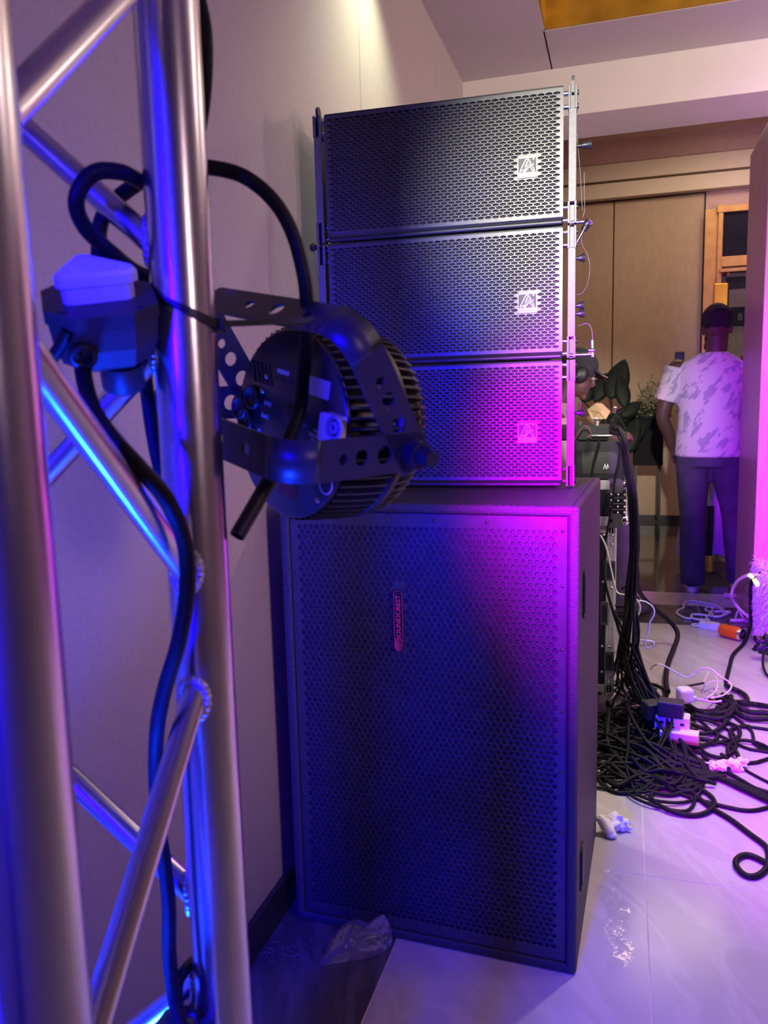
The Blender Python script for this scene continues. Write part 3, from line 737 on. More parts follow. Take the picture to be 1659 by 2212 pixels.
stroke([q_(790, 600), q_(650, 890)], .0030); stroke([q_(650, 890), q_(1030, 750)], .0028); stroke([q_(790, 600), q_(840, 590), q_(900, 720)], .0024); stroke([q_(730, 860), q_(880, 780)], .004)
stroke([q_(760, 960), q_(620, 1090)], .0048); stroke([q_(930, 900), q_(1020, 1080)], .0024); stroke([q_(1040, 900), q_(1110, 1080)], .0024); stroke([q_(1020, 1080), q_(1110, 1080)], .002)
lm.add([V((q_(1070, 520)[0] + .0022 * cos(R_(a)), q_(1070, 520)[1] + .0022 * sin(R_(a)), .0026)) for a in range(0, 360, 30)], [tuple(range(12))], False, GM)
o = bpy.data.objects.new('emblem', lm.mesh('emblem', m_bw)); C.objects.link(o); o.parent = bdg
text('CRAFT-AUDIO', .0056, mat('badge_print', (.30, .10, .18), .5), bdg, GM @ Matrix.Translation((*q_(765, 1252), .0027)), 'lettering', .00005, 0, 1.0)
# rigging rails
for s in (-1, 1):
    x = s * (LW / 2 + .0135)
    mb = MB(); mb.box((x, .020, LH / 2), (.0175, .030, LH - .096), .0012)
    rl = part('rigging_rail', mb, m_steel, arr)
    for z0, z1 in ((.002, .050), (LH - .050, LH - .001)):
        mb = MB()
        for dx in (-.0072, .0072): mb.box((x + dx, .020, (z0 + z1) / 2), (.0052, .034, z1 - z0), .0008)
        mb.box((x, .030, (z0 + z1) / 2), (.012, .014, z1 - z0))
        part('rail_end', mb, m_steel, arr)
    for z in (.012, .040, LH - .04, LH - .012):
        part('spacer', MB().cyl((s * (LW / 2 - .012), .022, z), (x - s * .008, .022, z), .005, seg=12), m_bolt, arr)
        part('bolt_head', MB().cyl((x + s * .009, .022, z), (x + s * .0125, .022, z), .0055, seg=12), m_black, arr)
arrs = [arr] + [dup(arr, LM(k), names[k]) for k in (1, 2)]
def local(k, p): return LM(k) @ V(p)
xr = LW / 2 + .0135
eye = MB()
for s in (-1, 1):
    mb = MB(); pf = [(-.013, -.02), (.013, -.02), (.013, .012), (.011, .021), (.0, .028), (-.011, .021), (-.013, .012)]
    M = axes(V((0, 1, 0)), V((0, 0, 1)), V((1, 0, 0)), V((s * xr - .003, .020, LH - .004)))
    ho = [(.006 * cos(a * pi / 6), .012 + .006 * sin(a * pi / 6)) for a in range(12)]
    ou = [(.013 * cos(a * pi / 6), .012 + .015 * sin(a * pi / 6)) for a in range(12)]
    vs = [(x, y, z) for z in (0, .006) for x, y in ou] + [(x, y, z) for z in (0, .006) for x, y in ho]
    fs = []
    for k in range(12):
        j = (k + 1) % 12
        fs += [(k, j, 12 + j, 12 + k), (24 + k, 36 + k, 36 + j, 24 + j), (k, 24 + k, 24 + j, j), (12 + k, 12 + j, 36 + j, 36 + k)]
    mb.add(vs, fs, False, M); mb.box((s * xr, .02, LH + .000), (.0058, .022, .030))
    part('lifting_eye', mb, m_black if s < 0 else m_steel, arrs[2], label='dark lifting eye' if s < 0 else 'bare grey lifting eye')
# locking pins with wire lanyards
def pin(k, side, z, ln, body, knob=True, wire=None, dirz=0.0, nm='black locking pin', hm=None):
    x0 = side * (xr + .009); p0 = local(k, (x0, .02, z)); p1 = local(k, (x0 + side * ln, .02, z + dirz))
    t_ = thing('locking_pin', nm, 'pin', p0)
    d = (p1 - p0).normalized()
    part('shaft', MB().cyl(p0 - d * .012, p1, .0042, seg=12), body, t_, True)
    if knob:
        mb = MB(); mb.cyl(p0 + d * (ln * .45), p0 + d * (ln * .8), .0072, seg=12); mb.cyl(p0 + d * ln * .8, p1 + d * .004, .0102, .0085, seg=12)
        part('grip', mb, hm or m_rubber, t_, True)
    if wire:
        part('lanyard', MB().tube(wire, .0009, 6, 8), mat('wire_lanyard', (.12, .10, .10), .4, metal=.6), t_, True)
    return t_
yy = 1.885
pin(2, 1, .168, .028, m_black, True, [Y(1262, 372, yy), Y(1262, 420, yy), Y(1263, 450, yy), Y(1259, 470, yy)], nm='black locking pin high on the right rail of the top box')
pin(2, 1, .006, .028, m_chrome, False, [Y(1243, 238, yy), Y(1247, 300, yy), Y(1253, 370, yy), Y(1258, 455, yy)], nm='chrome locking pin between the top and middle boxes on the right rail')
t_ = thing('locking_pin', 'slanting chrome and black pin handle beside the top joint of the right rail', 'pin', Y(1268, 482, yy))
part('rod', MB().cyl(Y(1243, 530, yy), Y(1262, 495, yy), .004, seg=12), m_chrome, t_, True)
mb = MB(); mb.cyl(Y(1261, 497, yy), Y(1266, 488, yy), .0075, seg=12); mb.cyl(Y(1265, 487, yy - .002), Y(1274, 479, yy - .002), .0095, seg=12); part('grip', mb, m_rubber, t_, True)
part('end_cap', MB().cyl(Y(1272, 482, yy - .004), Y(1276, 477, yy - .006), .0075, seg=12), m_chrome, t_, True)
part('lanyard', MB().tube([Y(1256, 510, yy), Y(1258, 530, yy), Y(1268, 548, yy), Y(1274, 575, yy), Y(1270, 610, yy), Y(1259, 632, yy), Y(1245, 637, yy)], .0009, 6, 8), mat('wire_lanyard', (.12, .10, .10), .4, metal=.6), t_, True)
pin(1, 1, .222, .016, m_black, True, None, nm='stubby black pin below the slanting handle on the right rail')
pin(1, 1, .118, .014, m_black, True, None, nm='round black knob half way down the right rail')
pin(1, 1, .100, .016, m_black, True, None, nm='small black pin just under the round knob')
pin(1, 1, .008, .040, m_chrome, False, [Y(1279, 752, yy), Y(1280, 728, yy), Y(1276, 706, yy), Y(1266, 699, yy), Y(1250, 704, yy)], nm='long chrome pin with a wire hoop at the lower joint of the right rail')
mb = MB(); mb.cyl(Y(1278, 735, yy), Y(1279, 771, yy), .0048, seg=12); mb.cyl(Y(1272, 757, yy), Y(1284, 757, yy), .0062, seg=12)
single('pin_cross', mb, m_chrome, 'chrome cross handle on the end of the long pin', 'pin')
pin(0, 1, .170, .018, m_black, True, [Y(1255, 868, yy), Y(1251, 885, yy), Y(1243, 897, yy)], nm='black pin on the right rail of the lowest box')
pin(2, -1, -.004, .018, m_black, True, [Y(674, 525, yy - .04), Y(679, 545, yy - .04), Y(683, 585, yy - .04), Y(690, 610, yy - .04), Y(693, 598, yy - .04)], nm='black pin with a drooping wire on the left rail')

# ------------------------------------------------------------------ flight case rack and mixer behind the subwoofer
m_ext = mat('aluminium_extrusion', (.74, .72, .66), .42, metal=.45, var=.1, scale=10, stretch=(20, 20, .4))
m_ply = mat('black_laminate', (.016, .016, .022), .45, var=.1)
rk = thing('flight_case', 'tall black flight case rack with aluminium edges standing behind the subwoofer', 'case', V((-.31, 3.28, 0)))
x0, x1, y0, y1, z0, z1 = -.60, -.020, 3.00, 3.56, .09, .735
part('body', MB().box(((x0 + x1) / 2, (y0 + y1) / 2, (z0 + z1) / 2), (x1 - x0 - .008, y1 - y0 - .008, z1 - z0 - .008)), m_ply, rk, True)
for x in (x0, x1):
    for y in (y0, y1):
        s, t2 = (1 if x == x1 else -1), (1 if y == y1 else -1)
        mb = MB(); mb.box((x - s * .015, y, (z0 + z1) / 2), (.032, .004, z1 - z0), .0008); mb.box((x, y - t2 * .015, (z0 + z1) / 2), (.004, .032, z1 - z0), .0008)
        for q in (-.010, 0, .010): mb.box((x - s * .015 + q, y + t2 * .002, (z0 + z1) / 2), (.003, .003, z1 - z0))
        part('corner_profile', mb, m_ext, rk, True)
for z in (z0, z1):
    for y in (y0, y1): part('edge_profile', MB().box(((x0 + x1) / 2, y, z - (.014 if z == z1 else -.014)), (x1 - x0, .004, .030), .0008), m_ext, rk, True)
def latch(x, z, w=.036, h=.075, y=y0):
    l = part('latch', MB().prism(rrect(w, h, .006), 0, .006, axes(V((1, 0, 0)), V((0, 0, 1)), V((0, -1, 0)), V((x, y - .002, z)))), m_steel, rk, True)
    mb = MB().prism(rrect(w * .62, h * .74, .004), .006, .0075, axes(V((1, 0, 0)), V((0, 0, 1)), V((0, -1, 0)), V((x, y - .002, z))))
    sub(l, mb, m_black, 'latch_dish')
for z in (.565, .215): latch(-.036, z)
for z in (.40,): latch(-.056, z, .028, .09)
for x, z in ((-.032, .70), (-.032, .665), (-.062, .70), (-.062, .60), (-.062, .52), (-.032, .50), (-.036, .27), (-.062, .27), (-.062, .17), (-.032, .155), (-.034, .13), (-.062, .44), (-.062, .36)):
    part('rivet', MB().lathe([(0, .004), (.004, .003), (.006, .0005), (.006, 0)], 10, axes(V((1, 0, 0)), V((0, 0, 1)), V((0, -1, 0)), V((x, y0 - .003, z)))), m_bolt, rk, True)
for x in (x0 + .07, x1 - .07):
    for y in (y0 + .07, y1 - .07):
        mb = MB(); mb.cyl((x - .014, y, .035), (x + .014, y, .035), .0345, seg=20); mb.box((x, y, .075), (.05, .05, .03)); part('caster', mb, m_rubber, rk, True)
mx_ = thing('mixer_case', 'low black mixer case with ball corners lying on the tall flight case', 'case', V((-.30, 3.25, .736)))
x0, x1, y0, y1, z0, z1 = -.63, .018, 2.975, 3.52, .737, .905
part('body', MB().box(((x0 + x1) / 2, (y0 + y1) / 2, (z0 + z1) / 2), (x1 - x0 - .006, y1 - y0 - .006, z1 - z0 - .004)), m_ply, mx_, True)
for z in (z0 + .017, z1 - .017): 
    part('edge_profile', MB().box(((x0 + x1) / 2 - .03, y0, z), (x1 - x0 - .06, .006, .034), .001), m_ext, mx_, True)
    part('edge_profile', MB().box((x1, (y0 + y1) / 2, z), (.006, y1 - y0 - .04, .034), .001), m_ext, mx_, True)
for z, s in ((z0 + .020, -1), (z1 - .020, 1)):
    b = part('ball_corner', MB().sph((x1 - .006, y0 + .008, z), .019, 20, 12), m_chrome, mx_, True)
    mb = MB().prism([(-.062, -.026), (-.01, -.026), (.012, 0), (-.01, .026), (-.055, .026), (-.035, 0)], 0, .004, axes(V((1, 0, 0)), V((0, 0, 1)), V((0, -1, 0)), V((x1 - .012, y0 - .003, z))))
    part('corner_plate', mb, m_steel, mx_, True)
for k in range(3):
    part('hinge_bar', MB().box((x1 - .03 - .004 * (k == 1), y0 - .004, z0 + .062 + k * .022), (.040 if k != 1 else .050, .005, .0045), .001), m_chrome, mx_, True)
for i in range(3):
    for k in range(4):
        part('rivet', MB().lathe([(0, .004), (.0035, .003), (.005, .0005), (.005, 0)], 10, axes(V((1, 0, 0)), V((0, 0, 1)), V((0, -1, 0)), V((x1 - .008 - i * .023, y0 - .004, z0 + .05 + k * .022)))), m_bolt, mx_, True)
part('plate', MB().box((x1 - .125, y0 - .003, (z0 + z1) / 2), (.030, .006, .045), .001), m_ext, mx_, True)
for k in (0, 1): part('rivet', MB().lathe([(0, .004), (.0035, .003), (.005, .0005), (.005, 0)], 10, axes(V((1, 0, 0)), V((0, 0, 1)), V((0, -1, 0)), V((x1 - .155, y0 - .004, .80 + .025 * k)))), m_bolt, mx_, True)
# small monitor box and the desk mixer with its chrome bail
mo = thing('monitor_speaker', 'small dark plastic speaker box lying on the mixer case', 'speaker', V((-.09, 3.14, .906)))
m_plas = mat('dark_grey_plastic', (.022, .023, .028), .55, var=.08, bump=.1, bscale=600, spec=.2)
mb = MB(); mb.prism([(-.10, 0), (.095, 0), (.100, .012), (.088, .128), (.075, .137), (-.085, .137), (-.10, .125)], -.10, .12, axes(V((1, 0, 0)), V((0, 0, 1)), V((0, -1, 0)), V((0, 0, 0)))); part('shell', mb, m_plas, mo)
mb = MB().prism([(-.055, .10), (.062, .10), (.072, .085), (.07, .02), (-.05, .02)], 0, .002, axes(V((1, 0, 0)), V((0, 0, 1)), V((0, -1, 0)), V((0, -.12, 0)))); part('front_panel', mb, m_black, mo)
mb = MB()
A = axes(V((1, 0, 0)), V((0, 0, 1)), V((0, -1, 0)), V((.032, -.1225, .046)))
mb.prism(rrect(.026, .034, .003), 0, .0008, A); em = part('emblem_plate', mb, m_rubber, mo)
lm = MB()
for a, b in (((-.008, -.010), (-.003, .010)), ((-.003, .010), (.001, -.008)), ((.004, -.010), (.006, .010)), ((.006, .010), (.010, -.004))):
    d = V((b[0] - a[0], b[1] - a[1], 0)).normalized(); nn = V((-d.y, d.x, 0)) * .0012; lm.add([V((*a, .0012)) - nn, V((*b, .0012)) - nn, V((*b, .0012)) + nn, V((*a, .0012)) + nn], [(0, 1, 2, 3)], False, A)
sub(em, lm, m_silk, 'emblem')
ds = thing('desk_mixer', 'black desk mixer with a chrome bail handle and plugged-in leads on the speaker box', 'mixer', V((-.16, 3.12, 1.0435)))
mb = MB(); mb.box((-.04, .06, .03), (.30, .22, .055), .006); part('chassis', mb, m_plas, ds)
zc_ = .022
mb = MB(); mb.tube([(.038, -.062, -.002), (.036, -.085, .014), (.048, -.088, zc_), (.09, -.088, zc_), (.150, -.088, zc_), (.162, -.086, .015), (.162, -.066, -.002)], .0036, 10, 4); part('bail', mb, m_chrome, ds)
mb = MB(); mb.tube([(.034, -.03, .012), (-.03, -.05, -.002)], .005, 10, 4); part('bail', mb, m_chrome, ds)
for i, (x, z, c) in enumerate(((.060, .075, m_chrome), (.066, .062, mat('skin_pink_plastic', (.55, .35, .35), .4)), (.118, .070, m_plas), (.128, .115, m_chrome))):
    part('plug', MB().cyl((x, -.03, z - .012), (x + .004, -.036, z + .010), .0055, seg=10), c, ds)
for i in range(5):
    for j in range(3): part('fader_knob', MB().cyl((-.16 + i * .04, 0 + j * .05, .0575), (-.16 + i * .04, j * .05, .07), .006, seg=8), m_steel, ds)

# ------------------------------------------------------------------ people
m_skin = mat('dark_brown_skin', (.085, .045, .032), .5, var=.12, scale=12)
m_hair = mat('black_hair', (.010, .009, .010), .85, var=.3, scale=90, bump=1.0, bscale=260)
m_eye = mat('eye_white', (.22, .20, .18), .4)
def seg2(a, b, n, ra, rb): return [V(a).lerp(V(b), i / n) for i in range(n + 1)], [ra + (rb - ra) * i / n for i in range(n + 1)]
def limb(mb, pts, rad, seg=14):
    mb.tube(pts, rad, seg, 5)
    mb.sph(pts[0], rad[0] * .98, 12, 8); mb.sph(pts[-1], rad[-1] * .98, 12, 8)
def hand(mb, wr, d, n, side, curl=.5, s=1.0):
    """palm and five fingers: wr wrist, d along the hand, n out of the palm, side towards the thumb"""
    d, n, side = V(d).normalized(), V(n).normalized(), V(side).normalized()
    M = axes(side, n, d, wr)
    mb.sph((0, 0, .045 * s), (.040 * s, .017 * s, .052 * s), 12, 8, M)
    for k, ln in enumerate((.070, .080, .074, .058)):
        x = (.029 - .0195 * k) * s; p = V((x, 0, .085 * s)); pts = [p - V((0, 0, .03 * s)), p]; a = 0
        for q in (.45, .32, .23):
            a += curl * .8; p = p + V((0, sin(a), cos(a))) * ln * q * s; pts.append(p)
        mb.tube([M @ q for q in pts], [.0092 * s, .0090 * s, .0085 * s, .0078 * s, .0065 * s], 10, 4); mb.sph(M @ pts[-1], .0064 * s, 8, 6)
    pts = [V((.018, .002, .022)) * s, V((.045, .010, .045)) * s, V((.056, .018, .068)) * s, V((.055, .026, .088)) * s]
    mb.tube([M @ q for q in pts], [.013 * s, .011 * s, .0095 * s, .0075 * s], 10, 4); mb.sph(M @ pts[-1], .0074 * s, 8, 6)
def head_into(mb, HM):
    mb.sph((0, -.012, .02), (.075, .095, .105), 24, 16, HM); mb.sph((0, .030, -.045), (.058, .062, .070), 20, 12, HM)
    mb.sph((0, .082, -.095), (.026, .020, .020), 12, 8, HM)
    mb.tube([HM @ V(p) for p in ((0, .082, .030), (0, .096, .004), (0, .110, -.022))], [.009, .011, .016], 10, 4)
    mb.sph((.012, .098, -.026), .010, 8, 6, HM); mb.sph((-.012, .098, -.026), .010, 8, 6, HM)
    mb.sph((0, .088, -.055), (.026, .012, .007), 12, 8, HM); mb.sph((0, .086, -.066), (.022, .012, .008), 12, 8, HM)
    for s in (-1, 1):
        mb.sph((s * .033, .074, .030), (.022, .012, .008), 10, 6, HM)
        mb.sph((s * .078, -.008, -.012), (.010, .020, .033), 10, 8, HM)
def eyes(root, HM):
    for s in (-1, 1): part('eye', MB().sph((s * .031, .079, .010), .0115, 12, 8, HM), m_eye, root)

# the man with his back turned
pm_loc = V((.500, 5.20, 0)); m1 = thing('person', 'man seen from behind in a white camouflage-print t-shirt and dark jeans', 'person', Matrix.Translation(pm_loc) @ Matrix.Rotation(R_(-6), 4, 'Z'))
hd = V((.035, .02, 1.605)); HM = Matrix.Translation(hd) @ Matrix.Rotation(R_(-14), 4, 'Z') @ Matrix.Rotation(R_(-6), 4, 'X')
b = MB(); head_into(b, HM)
limb(b, [hd + V((0, -.02, -.07)), V((.028, -.012, 1.46)), V((.02, -.01, 1.40))], [.060, .060, .068])
b.loft([(.0, 0, .86, .155, .105), (0, 0, .95, .158, .105), (0, 0, 1.05, .145, .095), (0, 0, 1.2, .165, .105), (.01, 0, 1.32, .185, .105), (.015, -.005, 1.40, .17, .085), (.02, -.01, 1.45, .09, .065)])
shL, shR = V((-.185, 0, 1.375)), V((.205, 0, 1.395)); elL, elR = V((-.265, .00, 1.09)), V((.275, -.02, 1.115)); wrL, wrR = V((-.205, .10, .88)), V((.30, .20, 1.02))
limb(b, [shL, (shL + elL) / 2, elL, (elL + wrL) / 2, wrL], [.056, .050, .041, .039, .029]); limb(b, [shR, (shR + elR) / 2, elR, (elR + wrR) / 2, wrR], [.056, .050, .041, .039, .029])
hand(b, wrL, (.15, .5, -.85), (1, 0, .2), (.2, .9, .3), .5); hand(b, wrR, (.1, 1, .1), (-1, 0, 0), (0, -.1, 1), .7)
anL, anR = V((-.065, -.03, .085)), V((.205, .06, .085)); hpL, hpR = V((-.085, 0, .88)), V((.095, 0, .88)); knL, knR = V((-.075, .03, .49)), V((.165, .05, .49))
for hp, kn_, an in ((hpL, knL, anL), (hpR, knR, anR)): limb(b, [hp, (hp + kn_) / 2, kn_, (kn_ + an) / 2, an], [.088, .075, .056, .052, .038])
part('body', fuse(b, .0065, 5, m_skin), m_skin, m1)
part('hair', fuse(MB().sph((0, -.024, .048), (.089, .099, .096), 28, 18, HM, .05, 9, 3), .006, 1, m_hair, 'hair'), m_hair, m1)
eyes(m1, HM)
j = MB(); j.loft([(.005, -.005, .775, .165, .120), (0, -.005, .86, .178, .128), (0, 0, .96, .165, .118), (0, 0, 1.0, .16, .11)], 24)
for hp, kn_, an in ((hpL, knL, anL), (hpR, knR, anR)): j.tube([hp + V((0, 0, .0)), (hp + kn_) / 2, kn_, (kn_ + an) / 2 + V((0, .0, 0)), an + V((0, 0, .02)), an + V((0, 0, -.045))], [.103, .096, .080, .078, .074, .076], 18, 6)
m_jean = mat('dark_indigo_denim', (.055, .050, .085), .85, var=.25, scale=7, bump=.5, bscale=60, stretch=(1, 1, 2.2))
part('jeans', fuse(j, .010, 4, m_jean, 'jeans'), m_jean, m1)
t = MB(); t.loft([(.015, -.005, .835, .205, .138), (.01, -.005, .95, .195, .132), (.005, -.005, 1.08, .180, .122), (.005, -.005, 1.22, .190, .125), (.01, -.005, 1.33, .205, .122), (.015, -.008, 1.395, .188, .102), (.02, -.012, 1.44, .115, .082), (.024, -.014, 1.462, .075, .070)], 28)
for sh, el, q in ((shL, elL, .70), (shR, elR, .62)):
    e = sh.lerp(el, q); t.tube([sh + V((0, 0, .005)), sh.lerp(e, .5), e], [.074, .076, .080], 18, 5)
m_tee = mat('camouflage_print_cotton', (.60, .56, .54), .85, col2=(.36, .33, .40), scale=15, lo=.53, hi=.56, stretch=(1.9, 1.9, .7, 0, R_(38), 0), bump=1.0, bscale=9)
part('t_shirt', fuse(t, .0085, 4, m_tee, 't_shirt'), m_tee, m1)
m_sole = mat('shoe_sole_white', (.75, .72, .68), .6); m_shoe = mat('dark_shoe', (.03, .03, .04), .7)
for an in (anL, anR):
    sole = [(x * .048 * (1 - .18 * (y < 0)), y * .145 + .055) for x, y in [(cos(R_(a)), sin(R_(a))) for a in range(0, 360, 15)]]
    sh_ = part('shoe', MB().sph((an.x, an.y + .05, .058), (.046, .140, .050), 18, 10), m_shoe, m1)
    sub(sh_, MB().prism([(an.x + x, an.y + y) for x, y in sole], .0, .034, None, True), m_sole, 'sole')

# second man, facing us, almost wholly hidden behind him
m2 = thing('person', 'hidden person in pale grey trousers and white shoes beyond the man in camouflage print', 'person', Matrix.Translation((.68, 6.70, 0)) @ Matrix.Rotation(R_(170), 4, 'Z'))
hd2 = V((0, .0, 1.60)); H2 = Matrix.Translation(hd2); b = MB(); head_into(b, H2)
limb(b, [hd2 + V((0, -.02, -.07)), V((0, -.012, 1.46)), V((0, -.01, 1.40))], [.058, .058, .066])
b.loft([(.0, 0, .86, .155, .105), (0, 0, 1.05, .145, .095), (0, 0, 1.2, .165, .105), (0, 0, 1.32, .18, .105), (0, -.005, 1.40, .165, .085), (0, -.01, 1.45, .09, .065)])
for s in (-1, 1):
    sh, el, wr = V((s * .19, 0, 1.375)), V((s * .23, .02, 1.10)), V((s * .16, .24, 1.26))
    limb(b, [sh, (sh + el) / 2, el, (el + wr) / 2, wr], [.055, .048, .040, .037, .028]); hand(b, wr, (-s * .3, .5, .8), (0, -1, .3), (-s, 0, 0), .8)
    limb(b, [V((s * .09, 0, .88)), V((s * .1, .01, .68)), V((s * .11, .02, .49)), V((s * .115, 0, .28)), V((s * .12, -.02, .09))], [.088, .075, .056, .052, .038])
part('body', fuse(b, .008, 4, m_skin), m_skin, m2); part('hair', fuse(MB().sph((0, -.024, .05), (.086, .097, .092), 24, 16, H2, .05, 9, 5), .008, 1, m_hair), m_hair, m2); eyes(m2, H2)
j = MB(); j.loft([(0, 0, .78, .165, .12), (0, 0, .9, .172, .122), (0, 0, 1.0, .16, .11)], 20)
for s in (-1, 1): j.tube([V((s * .09, 0, .88)), V((s * .105, .01, .68)), V((s * .125, .02, .49)), V((s * .125, 0, .28)), V((s * .125, -.02, .06))], [.103, .098, .086, .082, .078], 16, 5)
m_gt = mat('pale_grey_cloth', (.42, .40, .42), .85, var=.06, bump=.4, bscale=40)
part('trousers', fuse(j, .011, 4, m_gt), m_gt, m2)
t = MB(); t.loft([(0, 0, .92, .18, .125), (0, 0, 1.08, .168, .115), (0, 0, 1.22, .182, .118), (0, 0, 1.33, .198, .118), (0, -.005, 1.40, .18, .098), (0, -.012, 1.455, .078, .07)], 24)
for s in (-1, 1): t.tube([V((s * .19, 0, 1.375)), V((s * .21, .01, 1.25)), V((s * .222, .015, 1.16))], [.07, .07, .072], 14, 4)
m_dt = mat('black_cotton', (.02, .02, .03), .85); part('t_shirt', fuse(t, .010, 4, m_dt), m_dt, m2)
for s in (-1, 1):
    sh_ = part('shoe', MB().sph((s * .12, .04, .05), (.045, .135, .045), 16, 10), m_white, m2); sub(sh_, MB().prism([(s * .12 + .046 * cos(R_(a)), .04 + .138 * sin(R_(a))) for a in range(0, 360, 20)], 0, .03, None, True), m_sole, 'sole')
# third: sound engineer with a cap, sitting behind the desk
SX = V((-.43, 4.40, 0)); m3 = thing('person', 'seated person in a black cap and pale shirt bending over the mixer', 'person', Matrix.Translation(SX) @ Matrix.Rotation(R_(-72), 4, 'Z'))
hd3 = V((0, .20, 1.335)); H3 = Matrix.Translation(hd3) @ Matrix.Rotation(R_(-26), 4, 'X'); b = MB(); head_into(b, H3)
limb(b, [hd3 + V((0, -.05, -.06)), V((0, .10, 1.20)), V((0, .06, 1.14))], [.056, .056, .064])
b.loft([(.0, -.04, .56, .155, .115), (0, -.03, .72, .145, .105), (0, .0, .9, .165, .108), (0, .03, 1.02, .18, .105), (0, .06, 1.12, .165, .085), (0, .07, 1.17, .09, .065)])
arms = []
for s in (-1, 1):
    sh, el, wr = V((s * .185, .04, 1.09)), V((s * .24, .14, .82)), V((s * .13, .36, .98 if s > 0 else .94)); arms.append((sh, el, wr))
    limb(b, [sh, (sh + el) / 2, el, (el + wr) / 2, wr], [.053, .046, .038, .036, .027]); hand(b, wr, (-s * .2, .9, .25), (-s * .6, 0, -.8), (-s, 0, .5), .7)
    limb(b, [V((s * .09, -.02, .56)), V((s * .10, .2, .57)), V((s * .11, .42, .56)), V((s * .11, .43, .30)), V((s * .11, .42, .09))], [.088, .078, .058, .052, .038])
part('body', fuse(b, .007, 5, m_skin), m_skin, m3); eyes(m3, H3)
c_ = MB(); c_.sph((0, -.012, .050), (.088, .104, .092), 24, 14, H3); part('cap', fuse(c_, .006, 2, m_dt), m_dt, m3)
br = MB(); n_ = 12
vs = []
for zz in (0, .004):
    for k in range(n_ + 1):
        a = pi * k / n_; vs += [(.070 * cos(a), .060 + .030 * sin(a), .055 + zz), (.078 * cos(a), .062 + .098 * sin(a), .045 - .020 * sin(a) + zz)]
q = 2 * (n_ + 1)
br.add(vs, [(2 * k, 2 * k + 1, 2 * k + 3, 2 * k + 2)[::-1] for k in range(n_)] + [(q + 2 * k, q + 2 * k + 1, q + 2 * k + 3, q + 2 * k + 2) for k in range(n_)] + [(2 * k + 1, 2 * k + 3, q + 2 * k + 3, q + 2 * k + 1) for k in range(n_)], False, H3)
bo = part('cap_brim', br, m_dt, m3)
part('headphone', MB().sph((.082, .0, -.005), (.022, .040, .045), 16, 10, H3), m_rubber, m3)
sub(bo, MB().box((.03, .130, .046), (.045, .030, .002), .0, H3), mat('tan_sticker', (.55, .35, .18), .6), 'sticker')
m_ps = mat('pale_shirt_cotton', (.58, .47, .45), .85, var=.08, bump=.5, bscale=25)
t = MB(); t.loft([(0, -.04, .58, .175, .13), (0, -.03, .72, .165, .12), (0, .0, .9, .182, .122), (0, .03, 1.02, .198, .118), (0, .06, 1.12, .18, .098), (0, .075, 1.185, .08, .07)], 24)
for sh, el, wr in arms: t.tube([sh, (sh + el) / 2, el, (el + wr) / 2, el.lerp(wr, .86)], [.068, .060, .054, .046, .040], 16, 5)
part('shirt', fuse(t, .009, 4, m_ps), m_ps, m3)
j = MB(); j.loft([(0, -.04, .48, .17, .13), (0, -.03, .6, .168, .125), (0, -.03, .68, .155, .11)], 20)
for s in (-1, 1): j.tube([V((s * .09, -.02, .56)), V((s * .10, .2, .57)), V((s * .11, .41, .56)), V((s * .11, .43, .50)), V((s * .11, .43, .30)), V((s * .11, .42, .07))], [.102, .094, .080, .076, .07, .07], 16, 5)
part('trousers', fuse(j, .011, 4, m_jean), m_jean, m3)
for s in (-1, 1): part('shoe', MB().sph((s * .11, .47, .046), (.045, .135, .046), 16, 10), m_shoe, m3)
st = thing('stool', 'plain black stool under the seated person behind the mixer', 'stool', Matrix.Translation(SX + V((-.03, 0, 0))))
part('seat', MB().box((0, 0, .43), (.36, .36, .05), .012), m_rubber, st)
for a in (-1, 1):
    for c in (-1, 1): part('leg', MB().cyl((a * .15, c * .15, .41), (a * .17, c * .17, 0), .012), m_black, st)
pb = MB(); pb.add([Y(1287, 872, 4.15), Y(1299, 873, 4.18), Y(1317, 890, 4.16), Y(1309, 905, 4.12), Y(1297, 890, 4.11)], [(0, 1, 2, 3, 4)]); pb.add([Y(1287, 872, 4.15), Y(1297, 890, 4.11), Y(1309, 905, 4.12), Y(1280, 905, 4.14), Y(1270, 885, 4.17)], [(0, 1, 2, 3, 4)])
mp_ = pb.mesh('paper_bag', mat('tan_paper', (.62, .43, .25), .7, var=.1)); o = single('paper_bag', mp_, None, 'folded tan paper in the hand of the seated person', 'paper')
sd = o.modifiers.new('s', 'SOLIDIFY'); sd.thickness = .006
# phone held by the hidden person
ph = single('phone', MB().box(tuple(Y(1468, 770, 6.45)), (.068, .009, .07), .004), m_rubber, 'black phone held up at the shoulder of the man with the camouflage t-shirt', 'phone')

# chair draped in grey cloth between the two
ch = thing('banquet_chair', 'chair under a grey cloth cover with black band and gilded legs behind the jeans', 'chair', V((.60, 5.95, 0)))
cl = MB(); n_ = 72; vs = []
for zz, sc, am in ((.98, .62, 0), (.80, .80, .004), (.46, 1.0, .010), (.28, 1.06, .020), (.10, 1.14, .034)):
    for k in range(n_):
        a = 2 * pi * k / n_; q = 1 / max(abs(cos(a)), abs(sin(a))) ** .75
        rr_ = (.17 * sc) * q + am * sin(a * 11 + 1); vs.append((rr_ * cos(a), rr_ * sin(a) + .06 * (zz > .5), zz + .02 * sin(a * 3) * (zz < .2)))
cl.add(vs, [(i * n_ + k, i * n_ + (k + 1) % n_, (i + 1) * n_ + (k + 1) % n_, (i + 1) * n_ + k)[::-1] for i in range(4) for k in range(n_)] + [tuple(range(n_))], True)
part('cover', cl, mat('grey_satin', (.42, .38, .42), .4, var=.08, bump=.3, bscale=20), ch)
